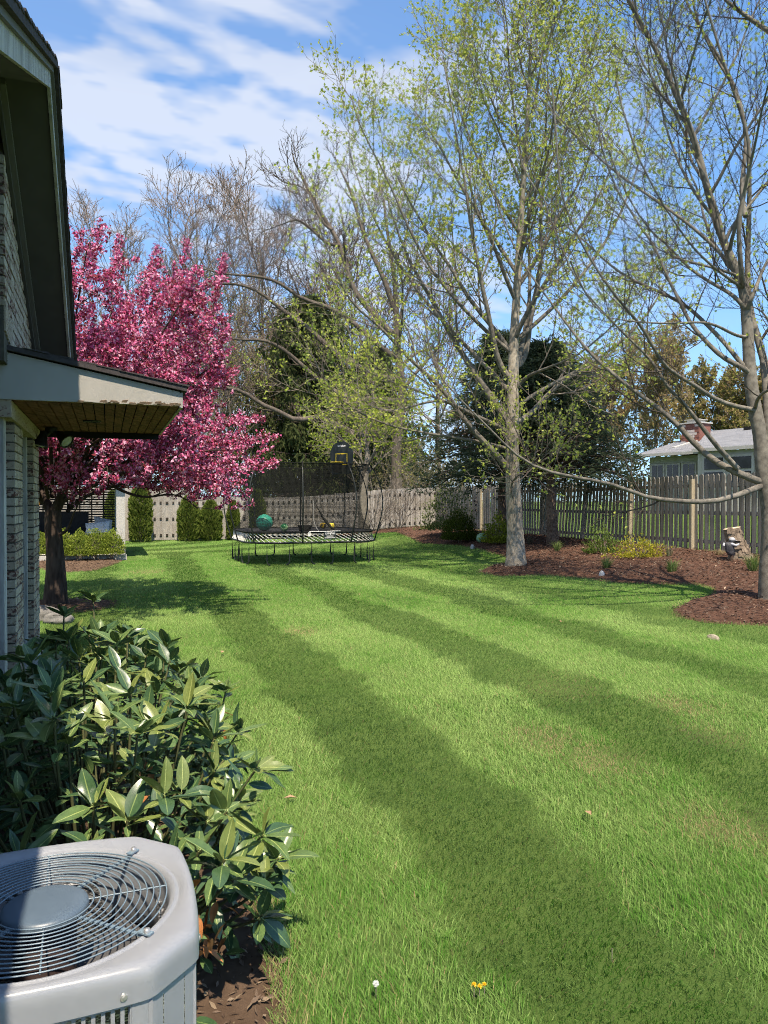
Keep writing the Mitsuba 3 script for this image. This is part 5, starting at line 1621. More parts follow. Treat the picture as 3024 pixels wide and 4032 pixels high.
ol([(1760, 1640), (1500, 1670), (1400, 1640), (1330, 1590), (1200, 1570), (1090, 1580), (1000, 1530), (880, 1480), (780, 1410), (700, 1380), (590, 1370)], -2.5, .17, .05, 1.5, .02)
ol([(1760, 1470), (1659, 1450), (1540, 1450), (1430, 1430), (1290, 1350), (1150, 1230), (1060, 1150), (970, 1090), (880, 1060), (800, 1060)], -1.5, .15, .045, 1.8, .05)
ol([(1760, 1330), (1560, 1260), (1290, 1080), (1130, 940), (1010, 860), (900, 770), (780, 710), (570, 700)], 1.0, .14, .04, 1.5, .03)
ol([(1760, 1180), (1540, 1000), (1300, 840), (1130, 780), (1000, 690), (800, 640), (600, 620)], -1.0, .13, .035, 1.5, .03)
ol([(1750, 1050), (1620, 900), (1480, 720), (1380, 420), (1330, 330), (1250, 200), (1150, 0)], 1.5, .14, .05, 2.0, .1)
ol([(1750, 900), (1650, 600), (1560, 400), (1480, 150), (1420, 0)], 2.0, .12, .04, 2.0, .15)
ol([(1390, 440), (1240, 370), (1120, 280), (1050, 290)], -.6, .07, .025, 1.5, .08, False)
ol([(1340, 340), (1250, 240), (1190, 110), (1060, 40)], .8, .06, .02, 1.2, .1, False)
ol([(1290, 1350), (1150, 1350), (1080, 1390), (960, 1350), (880, 1360)], .6, .05, .02, 1.0, .05, False)
ol([(1110, 920), (980, 940), (880, 990), (800, 1010)], -.8, .05, .02, 1.0, .08, False)
for k in range(7):
    i = int(12 + 2.3 * k); a = k * 2.4
    d = unit(np.array([abs(math.cos(a)) * .9, math.sin(a), .9])); pts = [otr[i]]
    for q in range(25):
        d = unit(d + rng.normal(0, .09, 3) + .02 * UP); pts.append(pts[-1] + d * 5.0 / 25)
    LP.append(np.array(pts)); LR.append(np.linspace(orr[i] * .5, .02, 26))
SPEC_O = [dict(K=8, tmin=.25, tmax=1., ang=42, L=2.1, nseg=6, wander=.15, trop=.10, rr=.42, rmin=.02, fall=.4),
          dict(K=5, tmin=.15, tmax=1., ang=40, L=1.05, nseg=5, wander=.15, trop=.08, rr=.55, rmin=.014, fall=.4),
          dict(K=3, tmin=.2, tmax=1., ang=38, L=.5, nseg=3, wander=.14, trop=.05, rr=.6, rmin=.010, fall=.3)]
finish_tree(ob, rng, LP, LR, SPEC_O, 'mat_oak_bark', 'mat_oak_bark', 'mat_dark_twig', YEL + LEAFG, dict(K=2, L=(.05, .1), tmin=.5, keep=.35), trunk=(otr, orr), sides=(8, 4, 3, 3))

# --- several stemmed young tree with bright green leaves right behind the trampoline
rng = np.random.default_rng(505)
yt = thing('young_tree', 'several stemmed young tree with bright yellow green leaves right behind the trampoline', 'tree')
YY = 29.0
I7 = (.3617, 1300, 1700)
g = P(362, 520, YY); g[2] = float(H(g[0], g[1])) - .1
tp = [g] + [P(u, v, YY) for u, v in qi([(362, 900), (360, 650), (368, 520), (375, 430)], *I7)]
ytr, yrr = vtrunk(tp, [.24, .19, .17, .17, .14], 14)
LP, LR = [], []
def yl(pts, dy, r0, r1, ext=1.0):
    p, r = limb(qi(pts, *I7), YY, YY + dy, r0, r1, 26, ytr[-2])
    p, r = extend(p, r, rng, ext, trop=.1)
    LP.append(p); LR.append(r)
yl([(375, 440), (350, 340), (300, 250), (230, 170), (150, 100)], -.8, .07, .03, 1.5)
yl([(380, 420), (390, 330), (400, 200), (360, 50), (330, -120)], .5, .09, .035, 2.5)
yl([(385, 420), (420, 340), (470, 250), (530, 130), (580, 60)], -.5, .075, .03, 1.8)
yl([(380, 430), (420, 300), (410, 150), (440, 0), (450, -200)], 1.0, .07, .03, 2.5)
yl([(380, 440), (330, 300), (335, 180), (300, 0), (250, -150)], 1.2, .06, .025, 2.2)
yl([(385, 430), (480, 380), (600, 260), (700, 170)], .8, .05, .02, 1.2)
yl([(375, 450), (280, 330), (180, 230), (60, 140)], .8, .045, .02, 1.2)
SPEC_Y = [dict(K=9, tmin=.3, tmax=1., ang=45, L=1.5, nseg=5, wander=.12, trop=.05, rr=.45, rmin=.012, fall=.3),
          dict(K=6, tmin=.15, tmax=1., ang=42, L=.7, nseg=4, wander=.12, trop=.05, rr=.55, rmin=.008, fall=.3),
          dict(K=3, tmin=.2, tmax=1., ang=40, L=.35, nseg=2, wander=.12, trop=.03, rr=.6, rmin=.006, fall=.3)]
BRIGHT = [(.27, .36, .04), (.34, .42, .06), (.22, .31, .04), (.40, .46, .09)]
finish_tree(yt, rng, LP, LR, SPEC_Y, 'mat_limb_bark', 'mat_limb_bark', 'mat_twig', BRIGHT, dict(K=4, L=(.06, .12), tmin=.2), trunk=(ytr, yrr), sides=(8, 4, 3, 3))


# --- conifers
def conifer(key, label, u, Y, vtop, rmax, seed, zlow, nb, cols, droop=-.10, twig_len=.34, bark='mat_pine_bark', r0=.16, needle=(.09, .16), lean=0, strands=False, dens=1.0, top_u=None, dead=0.0, pinch=1.0):
    rng = np.random.default_rng(seed)
    g = P(u, 500, Y); g[2] = float(H(g[0], g[1])) - .1
    top = P(top_u or u, vtop, Y)
    h = top[2] - g[2]
    k = thing(key, label, 'tree')
    n = 26
    t = np.linspace(0, 1, n)
    tr = g * (1 - t)[:, None] + np.array([top[0], Y, top[2]]) * t[:, None]
    tr[1:-1, :2] += rng.normal(0, .012, (n - 2, 2))
    rr = r0 * (1 - t * .93) + r0 * .3 * np.exp(-t * 25)
    obj('trunk', tubes(tr[None], rr[None], 14, True), bark, k, smooth=True)
    lay = np.floor(np.arange(nb) / 7) * 7 + 3 * rng.random(nb)
    tb = zlow / h + (1 - zlow / h) * np.clip(lay / nb, 0, .985)
    az = np.arange(nb) * 2.39996 + seed
    Lb = rmax * (1.0 - (tb - tb[0]) / (1 - tb[0])) ** (.68 if strands else .82) * pinch * rng.uniform(.72, 1.15, nb) + .12
    # lowest boughs a little shorter
    x = tb * (n - 1); i = np.minimum(x.astype(int), n - 2); f = (x - i)[:, None]
    base = tr[i] * (1 - f) + tr[i + 1] * f
    d = np.c_[np.cos(az), np.sin(az), .25 + .5 * (tb - tb[0])]
    pts = [base]; p = base
    for q in range(9):
        d = d + np.c_[rng.normal(0, .05, (nb, 2)), rng.normal(0, .03, nb) + droop * (1 - .5 * q / 9)]
        d = unit(d); p = p + d * (Lb / 9)[:, None]; pts.append(p)
    Pb = np.stack(pts, 1)
    Rb = np.linspace(1, .2, 10)[None] * np.clip(.012 + .012 * Lb, .008, .05)[:, None]
    obj('boughs', tubes(Pb, Rb, 4), 'mat_dark_twig', k, smooth=True, kind='stuff')
    K = int(17 * dens)
    Pt, Rt = kids(rng, Pb, Rb, K, .12, 1.0, 52, np.clip(Lb * .34, .2, .9), 4, .10, -.03 if not strands else -.22, rr=.4, rmin=.004, fall=.55, flat=None if strands else .55)
    obj('twigs', tubes(Pt[:, ::2], Rt[:, ::2], 3), 'mat_dark_twig', k, kind='stuff')
    if strands:
        Ps, Rs = kids(rng, Pt, Rt, 4, .1, 1.0, 60, twig_len * 1.7, 3, .08, -.75, rr=.6, rmin=.004, fall=.2)
        pos, tan = along(rng, Ps, 5)
    else:
        Ps, Rs = kids(rng, Pt, Rt, 4, .1, 1.0, 44, twig_len, 3, .08, .0, rr=.6, rmin=.003, fall=.3, flat=.7)
        pos, tan = along(rng, Ps, 6)
    nn = len(pos)
    dd = tan + rng.normal(0, .38 if strands else .26, (nn, 3)) - UP * (.25 if strands else .04)
    L = rng.uniform(*needle, nn)
    c = vary(rng, cols, nn, 4, .25)
    if dead:
        cz = np.repeat(pos, 4, 0)
        dn = meshkit.fbm(cz * .8, 3, seed) 
        rad = np.hypot(cz[:, 0] - g[0], cz[:, 1] - g[1])
        dm = (dn > .62 - dead) & (rad < rmax * .66) & (cz[:, 2] < g[2] + h * .55)
        c[dm] = np.array([.105, .078, .055]) * rng.uniform(.7, 1.2, (dm.sum(), 1))
    obj('needles', leaf_quads(pos, dd, L * (1 if strands else 1.25), L * (.30 if strands else .24), rng), 'mat_leaf', k, kind='stuff', color=c)
    return k


SPR = [(.06, .085, .048), (.085, .115, .065), (.045, .068, .04), (.11, .14, .095)]
HEM = [(.075, .10, .038), (.105, .13, .05), (.055, .078, .032), (.13, .15, .062)]
conifer('spruce_tree', 'dark blue green spruce standing left behind the middle tree', 502, 25.6, 332, 2.9, 61, 2.2, 120, SPR, droop=-.11, r0=.16, dead=.05)
conifer('spruce_tree', 'dark spruce with bare brown lower twigs standing right behind the middle tree', 553.5, 21.9, 344, 2.45, 62, 2.25, 125, SPR, droop=-.10, r0=.17, top_u=545, dead=.16)
conifer('weeping_spruce', 'tall dark green spruce with hanging twigs beyond the back fence', 310, 44.0, 296, 5.6, 63, .6, 150, HEM, droop=-.06, strands=True, twig_len=.55, r0=.28, needle=(.22, .42), dens=1.0)
conifer('weeping_spruce', 'smaller dark spruce with hanging twigs right of the tallest one beyond the back fence', 372, 47.0, 345, 4.4, 64, .6, 95, HEM, droop=-.06, strands=True, twig_len=.55, r0=.26, needle=(.22, .42))
conifer('spruce_tree', 'distant dark spruce far behind the neighbour house', 757, 95.0, 410, 4.0, 65, .8, 34, SPR, droop=-.08, twig_len=.7, r0=.3, needle=(.3, .5))

# --- columnar arborvitae along the back fence
ARB = [(.13, .18, .035), (.18, .235, .05), (.09, .135, .028), (.22, .27, .065)]


def arbor(u, vt, Y, w, label, seed, n=5200, h=None):
    rng = np.random.default_rng(seed)
    g = P(u, 500, Y); g[2] = float(H(g[0], g[1])) - .02
    h = P(u, vt, Y)[2] - g[2]
    k = thing('arborvitae', label, 'shrub')
    obj('trunk', tube([g - UP * .05, g + UP * h * .85], [.05, .015], 8), 'mat_dark_twig', k, smooth=True)
    t = rng.random(n) ** .8
    az = rng.uniform(0, 6.28, n)
    r = w / 2 * np.minimum(1, (1 - t) * 2.6 + .06) ** .75 * (.86 + .14 * ss(0, .2, t)) * np.sqrt(rng.uniform(.45, 1.0, n))
    r *= .82 + .40 * meshkit.fbm(np.c_[np.cos(az) * 1.8, np.sin(az) * 1.8, t * 7 + seed], 3, seed)
    pos = g + np.c_[r * np.cos(az), r * np.sin(az), t * h * .97 + .03]
    d = np.c_[np.cos(az) * .55, np.sin(az) * .55, np.ones(n)] + rng.normal(0, .25, (n, 3))
    L = rng.uniform(.09, .18, n)
    nr = np.c_[-np.sin(az), np.cos(az), 0 * az] + rng.normal(0, .6, (n, 3))
    obj('foliage', leaf_quads(pos, d, L, L * .45, rng, nrm=nr), 'mat_leaf', k, kind='stuff', color=vary(rng, ARB, n, 4, .25))


def fence_y(u):                                            # depth of the back fence at a picture column
    k = (u - 384) / FOC
    d = FC - FL
    t = (k * FL[1] - FL[0]) / (d[0] - k * d[1])
    return FL[1] + d[1] * t


for u, vt, w, lab, sd in ((113, 492, .62, 'narrow arborvitae just right of the white shelter post', 71), (140.5, 480, .84, 'tallest arborvitae column left of the two smaller ones on the back fence', 72), (188.5, 497, .82, 'arborvitae left of its twin under the pink blossom', 73),
                          (210.5, 502, .88, 'arborvitae right of its twin next to the trampoline', 74), (233, 502, .45, 'thin arborvitae hidden behind the left edge of the trampoline net', 75), (257.5, 491, .62, 'arborvitae seen through the left side of the trampoline net', 76)):
    arbor(u, vt, fence_y(u) - .75, w, lab, sd)


# --- shrubs
def shrub(key, label, c, rx, ry, h, seed, cols, n=2200, L=(.03, .06), stems=9, W_=(.5, .8), lump=.35, z0=.12, up=.5, cat_='shrub', group=None, needle=False, shape=1.0):
    rng = np.random.default_rng(seed)
    k = thing(key, label, cat_, group)
    c = np.asarray(c, float)
    ends = []
    for q in range(stems):
        a, r = rng.uniform(0, 6.28), rng.uniform(.2, .85)
        ends.append(c + [rx * r * math.cos(a), ry * r * math.sin(a), h * rng.uniform(.55, .92)])
    sp = np.array([np.linspace(c + (e - c) * [.15, .15, 0] - UP * .03, e, 6) + np.r_[[[0, 0, 0]], rng.normal(0, .02, (4, 3)), [[0, 0, 0]]] for e in ends])
    obj('stems', tubes(sp, np.linspace(.014, .005, 6)[None].repeat(stems, 0), 5), 'mat_twig', k, smooth=True, kind='stuff')
    v = rng.normal(0, 1, (n, 3)); v = unit(v)
    v[:, 2] = np.abs(v[:, 2]) * 1.0
    rad = rng.uniform(.35, 1.0, n) ** .5
    lum = 1 - lump / 2 + lump * (meshkit.fbm(v * 2.2 + seed, 3, seed) * 2 - .5)
    low = rng.random(n) < .35
    v[low, 2] *= .2
    pos = c + v * rad[:, None] * lum[:, None] * [rx, ry, h * (1 - z0)] + UP * z0 * h
    d = v * .8 + rng.normal(0, .5, (n, 3)) + UP * up
    LL = rng.uniform(*L, n)
    obj('foliage', leaf_quads(pos, d, LL, LL * rng.uniform(*W_, n), rng), 'mat_leaf', k, kind='stuff', color=vary(rng, cols, n, 4, .25))
    return k


HEDGE = [(.24, .31, .045), (.30, .37, .065), (.17, .235, .04), (.36, .42, .09)]
for k, (u, lab) in enumerate(((40, 'clipped green shrub of the hedge at its left end beside the pier'), (62, 'clipped shrub of the hedge directly behind the pink tree trunk'), (80, 'third clipped shrub of the hedge from the right end'), (96, 'second clipped shrub of the hedge from the right end'), (111, 'clipped shrub at the right end of the hedge'))):
    g = G(u, 562.5 - .05 * abs(u - 70))
    shrub('hedge_shrub', lab, g, .36, .34, .86 + .03 * (k % 2), 81 + k, HEDGE, n=3000, L=(.035, .065), lump=.3, z0=.22)
g = G(461, 545.0)
shrub('juniper', 'round dark green fine leaved shrub near the corner of the fences', g + np.array([0, .5, 0]), .60, .6, 1.10, 91, [(.055, .085, .014), (.085, .115, .02), (.038, .06, .012), (.11, .14, .022)], n=9000, L=(.06, .13), W_=(.10, .16), up=1.4, lump=.3)
g = G(497, 546)
shrub('euonymus', 'small bright yellow green bush partly behind the middle tree trunk', g, .45, .4, .85, 92, [(.26, .30, .03), (.33, .36, .05), (.19, .23, .03)], n=1500, L=(.05, .09), lump=.6)
g = P(446, 520, 28.5); g[2] = float(H(g[0], g[1]))
shrub('viburnum', 'loose light green bush between the dark round shrub and the fence', g, 1.0, .8, 2.0, 93, [(.15, .19, .06), (.21, .25, .09), (.11, .15, .05)], n=2600, L=(.05, .10), lump=.7, stems=14)
g = G(602, 551.5 + 4)
shrub('small_shrub', 'small green shrub in the mulch bed left of the yellow one', g, .42, .35, .62, 94, [(.15, .22, .05), (.21, .28, .07), (.11, .17, .04)], n=900, L=(.045, .08), lump=.8)
g = G(641, 560)
shrub('yellow_shrub', 'low spreading yellow shrub in the mulch bed', g, .62, .4, .55, 95, [(.42, .40, .04), (.50, .47, .06), (.33, .33, .05)], n=1000, L=(.04, .07), lump=.9, stems=12)


def tuft(label, u, v, h, seed, cols, n=120, spread=.6, w=.010):
    rng = np.random.default_rng(seed)
    g = G(u, v)
    az = rng.uniform(0, 6.28, n)
    ln = h * rng.uniform(.6, 1.15, n)
    o = np.c_[np.cos(az), np.sin(az), 0 * az]
    b = g + o * rng.uniform(0, .05, n)[:, None]
    sp_ = rng.uniform(.1, spread, n)[:, None]
    m1 = b + UP * ln[:, None] * .6 + o * ln[:, None] * sp_ * .5
    tpp = b + UP * ln[:, None] * (.95 - .3 * sp_) + o * ln[:, None] * sp_ * 1.2
    sd = np.c_[-np.sin(az + .6), np.cos(az + .6), 0 * az] * w / 2
    v5 = np.stack([b - sd, b + sd, m1 - sd * .8, m1 + sd * .8, tpp], 1).reshape(-1, 3)
    o5 = np.arange(n)[:, None] * 5
    f = np.concatenate([o5 + [0, 1, 3], o5 + [0, 3, 2], o5 + [2, 3, 4]], 1).reshape(-1, 3)
    solo('grass_tuft', (v5, f), 'mat_leaf', label, 'plant', color=vary(rng, cols, n, 5, .2))


TG = [(.12, .20, .05), (.18, .26, .07), (.24, .30, .12)]
tuft('green grass tuft at the foot of the right spruce trunk', 557, 553.5, .38, 1, TG)
tuft('green grass tuft in the mulch below the small green shrub', 606.5, 571, .34, 2, TG)
tuft('green grass tuft in the mulch bed in front of the yellow shrub', 672, 575, .36, 3, TG)
tuft('green grass tuft beside the tree at the right edge', 753, 574, .42, 4, TG)
tuft('dry pale grass tuft behind the yellow shrub', 669, 559, .36, 5, [(.34, .30, .22), (.28, .26, .18), (.20, .24, .12)], n=80, spread=.35)
tuft('dry straw clump left of the tree stump', 719, 557.5, .22, 6, [(.42, .34, .2), (.33, .26, .15)], n=110, spread=.8)
tuft('dry grass tuft in the shade between the two spruce trunks', 530, 546, .34, 7, [(.2, .17, .12), (.14, .13, .09)], n=70, spread=.5)


def twiggy(key, label, u, v, h, w, seed, cols, budn=2, n=9, Y=None, bud=(.02, .045)):
    rng = np.random.default_rng(seed)
    g = G(u, v) if Y is None else np.array([*P(u, 500, Y)[:2], 0])
    g[2] = float(H(g[0], g[1])) - .03
    k = thing(key, label, 'shrub')
    LP = []
    for q in range(n):
        a = q * 2.39996 + seed
        d = unit(np.array([math.cos(a) * w / h, math.sin(a) * w / h, 1.0]))
        pts = [g + np.array([math.cos(a), math.sin(a), 0]) * .06]
        for s in range(25):
            d = unit(d + rng.normal(0, .07, 3)); pts.append(pts[-1] + d * h * rng.uniform(.8, 1.0) / 25)
        LP.append(np.array(pts))
    LR = [np.linspace(.022, .007, 26)] * n
    for p, r in zip(LP, LR):
        obj('stem', tubes(p[None], r[None], 6, True), 'mat_limb_bark', k, smooth=True)
    P1, R1 = kids(rng, np.array(LP), np.array(LR), 7, .15, 1, 45, h * .36, 5, .12, .03, rr=.6, rmin=.008)
    P2, R2 = kids(rng, P1, R1, 4, .2, 1, 42, h * .17, 3, .12, .03, rr=.7, rmin=.006)
    obj('twigs', cat([tubes(P1, R1, 4), tubes(P2, R2, 3)]), 'mat_twig', k, smooth=True, kind='stuff')
    pos, tan = along(rng, P2, budn)
    m = len(pos); L = rng.uniform(*bud, m)
    obj('buds', leaf_quads(pos, tan + rng.normal(0, .5, (m, 3)), L, L * .6, rng), 'mat_leaf', k, kind='stuff', color=vary(rng, cols, m, 4, .2))


twiggy('bare_shrub', 'bare twiggy shrub right of the trampoline against the back fence', 376, 533, 2.4, 1.0, 31, YEL, 1, Y=34.0)
twiggy('bare_shrub', 'bare twiggy shrub in front of the back fence left of the big spruce', 399, 532, 2.5, 1.1, 32, RED + YEL, 1, Y=34.6)
for k, (u, Y, h, w, lab) in enumerate(((372, 41.5, 4.2, 2.2, 'yellowish brush beyond the back fence behind the trampoline'), (398, 42.5, 4.6, 2.4, 'tan brush beyond the back fence at the old tree trunk'), (424, 42, 4.2, 2.2, 'pale green brush beyond the back fence beside the big spruce'), (446, 44, 4.0, 2.0, 'brush beyond the corner of the two fences'))):
    twiggy('brush', lab, u, 520, h, w, 41 + k, [(.30, .29, .11), (.36, .33, .15), (.24, .25, .09), (.3, .24, .15)], 5, 12, Y, (.07, .14))

# --- far woodland that closes the view
rng = np.random.default_rng(606)
n = 30000
az = rng.uniform(-.75, .85, n)
dist = rng.uniform(95, 125, n)
x, y = np.sin(az) * dist, np.cos(az) * dist
top = 6.0 + 9 * meshkit.fbm(np.c_[az * 12, 0 * az, 0 * az], 4, 6)
z = H(x, y) + top * rng.random(n) ** .8
pos = np.c_[x, y, z]
L = rng.uniform(.4, 1.0, n)
clump = meshkit.fbm(pos * [.12, .12, .2], 3, 3)
col = vary(rng, [(.11, .11, .06), (.15, .14, .08), (.18, .13, .09), (.09, .11, .05), (.07, .085, .05)], n, 1, .25)
obj('woodland', leaf_quads(pos, rng.normal(0, 1, (n, 3)) + UP * .6, L, L * .35, rng), 'mat_leaf', kind='stuff', color=np.repeat(col * (.6 + .8 * clump[:, None]), 4, 0), label='hazy distant mass of budding trees along the horizon')
labels['woodland']['category'] = 'woodland'

# ------------------------------------------------------------------ the broad leaved bush in the foreground
def leaf_tex(c0, c1, rib):
    def f(p, n, uv):
        x = dr.abs(uv.x - .5)
        side = dr.abs(dr.sin((uv.y * 9 - x * 4) * 6.2832 * .5))
        c = mix(c0, c1, dr.clip(fbm(p.x * 60, p.y * 60, p.z * 60, 2) * .9 + side * .12, 0, 1))
        return mix(rib, c, smoothstep(.015, .045, x))
    return f


scene['mat_broad_leaf'] = prin(leaf_tex((.062, .105, .034), (.105, .165, .052), (.28, .34, .11)), .33, .5)
scene['mat_broad_leaf_olive'] = prin(leaf_tex((.105, .140, .034), (.150, .190, .052), (.30, .34, .11)), .36, .5)
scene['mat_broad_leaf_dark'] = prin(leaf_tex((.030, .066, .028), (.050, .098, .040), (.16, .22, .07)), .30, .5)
scene['mat_leaf_brown'] = prin(leaf_tex((.28, .10, .03), (.40, .17, .06), (.25, .12, .05)), .55, .35)
scene['mat_green_stem'] = prin((.10, .105, .045), .7, .3)
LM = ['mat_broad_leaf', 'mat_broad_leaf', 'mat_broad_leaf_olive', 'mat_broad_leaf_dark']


def broad_leaf(bend, fold, wave, wid, seed, ns=9, nw_=5, stalk=True):
    """one leaf of length 1 along +x, upper side +z"""
    t = np.linspace(0, 1, ns); s = np.linspace(-1, 1, nw_)
    w = 1.12 * wid * np.sin(np.pi * np.clip(t * .94 + .03, 0, 1) ** .82) ** .85
    w[0] = .02; w[-1] = .004
    tt, sv = np.meshgrid(t, s, indexing='ij')
    x = .10 + .90 * tt
    y = sv * w[:, None]
    z = np.abs(sv) * w[:, None] * fold - bend * tt ** 2 + wave * np.sin(tt * 9 + seed) * np.abs(sv) * .5
    v = np.stack([x, y, z], -1).reshape(-1, 3)
    i, j = np.meshgrid(np.arange(ns - 1), np.arange(nw_ - 1), indexing='ij')
    q = np.stack([i * nw_ + j, (i + 1) * nw_ + j, (i + 1) * nw_ + j + 1, i * nw_ + j + 1], -1).reshape(-1, 4)
    f = np.vstack([q[:, [0, 1, 2]], q[:, [0, 2, 3]]])
    uv = np.stack([(sv + 1) / 2, tt], -1).reshape(-1, 2)
    if not stalk:
        return v, f, uv
    # leaf stalk
    pv, pf = tube([[0, 0, 0], [.06, 0, .004], [.12, 0, .003]], [.016, .013, .010], 5, False)
    uvp = np.full((len(pv), 2), .5)
    return np.vstack([v, pv]), np.vstack([f, pf + len(v)]), np.vstack([uv, uvp])


rng = np.random.default_rng(808)
LV = [broad_leaf(b, fo, wv_, wd_, i) for i, (b, fo, wv_, wd_) in enumerate([(.05, .30, .03, .155), (.16, .22, .02, .17), (.02, .40, .03, .15), (.26, .25, .03, .165), (.10, .15, .05, .18), (-.06, .35, .02, .15)])]
LV2 = [broad_leaf(b, fo, wv_, wd_, i, 6, 3, False) for i, (b, fo, wv_, wd_) in enumerate([(.05, .30, .03, .155), (.16, .22, .02, .17), (.02, .40, .03, .15), (.26, .25, .03, .165), (.10, .15, .05, .18), (-.06, .35, .02, .15)])]
bush = thing('broad_leaved_bush', 'big glossy broad leaved evergreen bush between the brick pier and the air conditioner', 'bush')


def dome(n_, s_):                                          # height of the bush surface
    a = (n_ + .06) / np.interp(s_, [2.2, 2.6, 3.2, 4.0, 5.0, 5.6], [.40, .50, .60, .64, .52, .3])
    b = (s_ - 3.95) / 1.62
    return .94 * np.sqrt(np.clip(1 - np.abs(a) ** 2.4 * .82 - np.abs(b) ** 2.6 * .72, 0, 1))


tipsB = []
tries = 0
while len(tipsB) < 104 and tries < 6000:
    tries += 1
    n_, s_ = rng.uniform(-.62, .60), rng.uniform(2.34, 5.55)
    z_ = float(dome(n_, s_))
    if z_ < .16:
        continue
    if n_ > .25 and s_ < 2.62:
        continue
    z_ *= rng.uniform(.80, 1.04)
    p = W(n_, s_, z_)
    if all(np.linalg.norm(p - q) > .135 for q, _ in tipsB):
        tipsB.append((p, 'top'))
# lower whorls on the side towards the lawn and the camera
for _ in range(60):
    s_ = rng.uniform(2.36, 5.0)
    n_ = np.interp(s_, [2.2, 2.6, 3.2, 4.0, 5.0], [.36, .48, .56, .60, .46]) + rng.uniform(-.12, .03)
    p = W(n_, s_, rng.uniform(.14 if s_ > 2.7 else .34, .62))
    if all(np.linalg.norm(p - q) > .13 for q, _ in tipsB):
        tipsB.append((p, 'side'))
for _ in range(34):
    p = W(rng.uniform(-.5, .36), rng.uniform(2.36, 2.75), rng.uniform(.34, .72))
    if all(np.linalg.norm(p - q) > .125 for q, _ in tipsB):
        tipsB.append((p, 'side'))
# shoots that stand out in the picture
for (u, v, Y) in ((64, 615, 4.55), (93, 600, 4.9), (166, 645, 3.95), (56, 643, 4.2), (128, 640, 4.5), (278, 858, 2.82), (266, 880, 2.72), (240, 800, 3.1), (226, 690, 4.15), (40, 700, 3.6), (14, 690, 3.9), (250, 868, 2.78), (216, 745, 3.4), (175, 720, 3.3), (105, 700, 3.4), (68, 740, 2.95), (145, 770, 2.9)):
    tipsB.append((P(u, v, Y), 'shoot'))
bc_ = W(-.05, 3.9, .12)
sl_, brown_spots = [], []
leaves = []
for p, kind in tipsB:
    n_, s_ = float(p @ N), float(p @ A)
    root = W(n_ * .45 - .03, 3.95 + (s_ - 3.95) * .72, .02)
    out = unit(p - root + UP * .35 + rng.normal(0, .08, 3)) if kind != 'side' else unit((p - root) * [1, 1, .6] + UP * .22)
    L = np.linalg.norm(p - root)
    t = np.linspace(0, 1, 10)[:, None]
    ctrl = p - out * L * .55
    st_pts = (1 - t) ** 2 * root + 2 * t * (1 - t) * ctrl + t ** 2 * p
    sl_.append(st_pts)
    e1 = unit(np.cross(out, [.3, .2, .9])); e2 = np.cross(out, e1)
    nw_ = rng.integers(7, 11)
    for k in range(nw_):
        a = k * 2.39996 + rng.uniform(0, .5)
        el = rng.uniform(.05, .75) if k > 2 else rng.uniform(.75, 1.25)
        d = unit(math.cos(a) * e1 + math.sin(a) * e2 + out * el + UP * .08)
        leaves.append((p - out * rng.uniform(0, .025), d, rng.choice([.075, .10, .12, .135, .15]) * rng.uniform(.9, 1.1), kind))
    for k in range(rng.integers(3, 6)):                    # leaves further down the shoot
        q = st_pts[rng.integers(6, 9)] * .5 + st_pts[9] * .5 if kind == 'shoot' else st_pts[rng.integers(5, 9)]
        a = rng.uniform(0, 6.28)
        d = unit(math.cos(a) * e1 + math.sin(a) * e2 + out * .25 - UP * .1)
        leaves.append((q, d, rng.uniform(.09, .125), 'low'))
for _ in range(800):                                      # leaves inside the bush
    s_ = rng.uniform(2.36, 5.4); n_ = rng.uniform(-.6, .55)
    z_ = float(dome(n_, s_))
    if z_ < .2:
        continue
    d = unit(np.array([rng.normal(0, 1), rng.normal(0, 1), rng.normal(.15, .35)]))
    leaves.append((W(n_, s_, z_ * rng.uniform(.25, .86)), d, rng.uniform(.09, .13), 'low'))
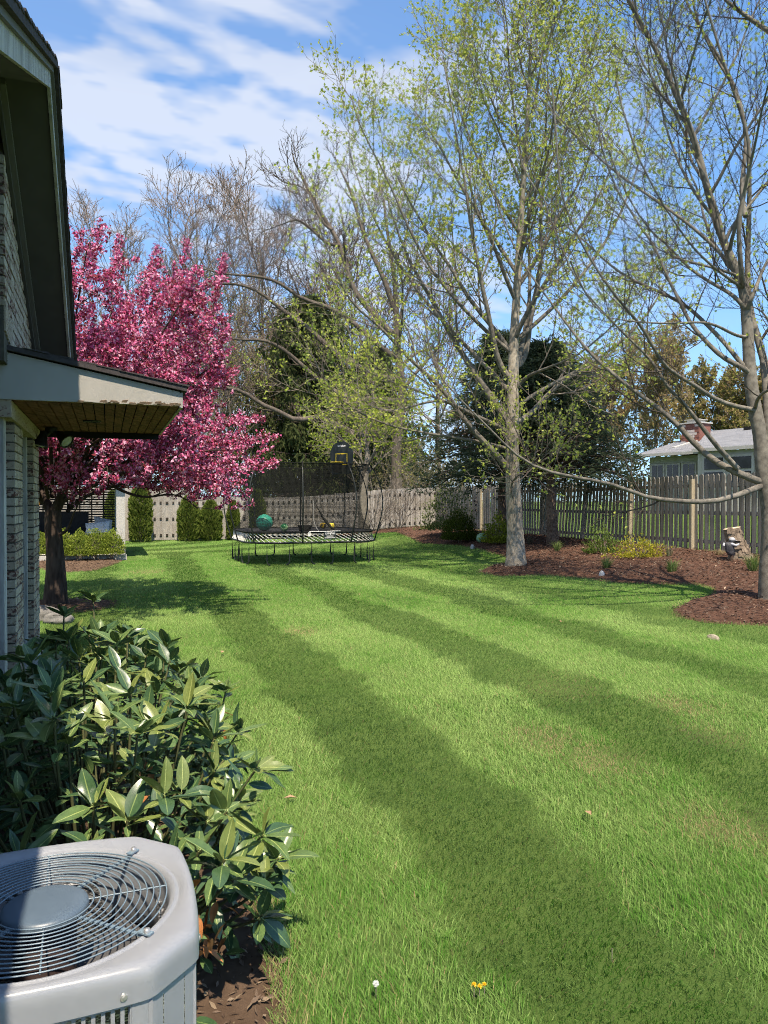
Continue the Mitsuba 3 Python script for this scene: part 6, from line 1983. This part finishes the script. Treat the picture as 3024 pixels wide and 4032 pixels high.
for (u, v, Y) in ((203, 888, 2.55), (210, 905, 2.5), (214, 925, 2.46), (207, 935, 2.45), (222, 918, 2.55), (228, 935, 2.5), (203, 945, 2.42), (212, 950, 2.45), (200, 878, 2.4), (206, 897, 2.38), (199, 915, 2.36), (217, 900, 2.42), (224, 905, 2.46), (205, 925, 2.36), (211, 938, 2.36), (219, 944, 2.4), (199, 950, 2.34), (226, 922, 2.45), (196, 932, 2.33), (145, 760, 2.95), (120, 768, 2.95), (222, 712, 3.9), (226, 726, 3.8), (215, 742, 3.6), (138, 790, 2.85), (150, 795, 2.8)):
    d = unit(np.array([rng.normal(0, .6), rng.normal(0, .5), -.7]))
    leaves.append((P(u, v, Y), d, rng.uniform(.06, .085), 'brown'))
obj('stems', tubes(np.array(sl_), np.linspace(.009, .0045, 10)[None].repeat(len(sl_), 0), 6), 'mat_green_stem', bush, smooth=True, kind='stuff')
# the leaves nearest the camera, seen largest, are parts; the rest one part
def seen(q):
    p, d, L, k = q
    r = p - EYE
    return -L / np.linalg.norm(r) * (1.0 if k != 'low' else .45) * (1.5 if k == 'shoot' else 1.0) * (3 if k == 'brown' else 1)
leaves.sort(key=seen)
print('bush leaves', len(leaves), len(tipsB))
dicts = {}
rest = {m: [[], [], []] for m in LM}
for i, (p, d, L, k) in enumerate(leaves):
    vi = rng.integers(len(LV))
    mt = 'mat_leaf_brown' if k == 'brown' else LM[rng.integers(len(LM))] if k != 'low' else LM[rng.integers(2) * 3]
    nr = unit(UP + rng.normal(0, .28, 3))
    yy = unit(np.cross(nr, d)); zz = np.cross(d, yy)
    M = np.eye(4); M[:3, :3] = np.stack([d, yy * rng.uniform(.9, 1.1), zz], 1) * L; M[:3, 3] = p
    if i < 296:
        if (vi, mt) not in dicts:
            v, f, uv = LV[vi]
            dicts[vi, mt] = mikit.ply((v, f), mt, smooth=True, uv=uv)
        put('leaf', {**dicts[vi, mt], 'to_world': T(M.tolist())}, bush, label='brown withered leaf' if k == 'brown' else None)
    else:
        v, f, uv = LV2[vi]
        r_ = rest.setdefault(mt, [[], [], []])
        r_[1].append(f + sum(len(x) for x in r_[0])); r_[0].append(v @ M[:3, :3].T + p); r_[2].append(uv)
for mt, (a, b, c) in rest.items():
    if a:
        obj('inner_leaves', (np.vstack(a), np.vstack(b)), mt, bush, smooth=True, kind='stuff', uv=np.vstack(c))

print('triangles', sum(len(meshkit.WRITTEN[d['filename']][1]) for d in scene.values() if d.get('type') == 'ply'), 'shapes', len(scene))
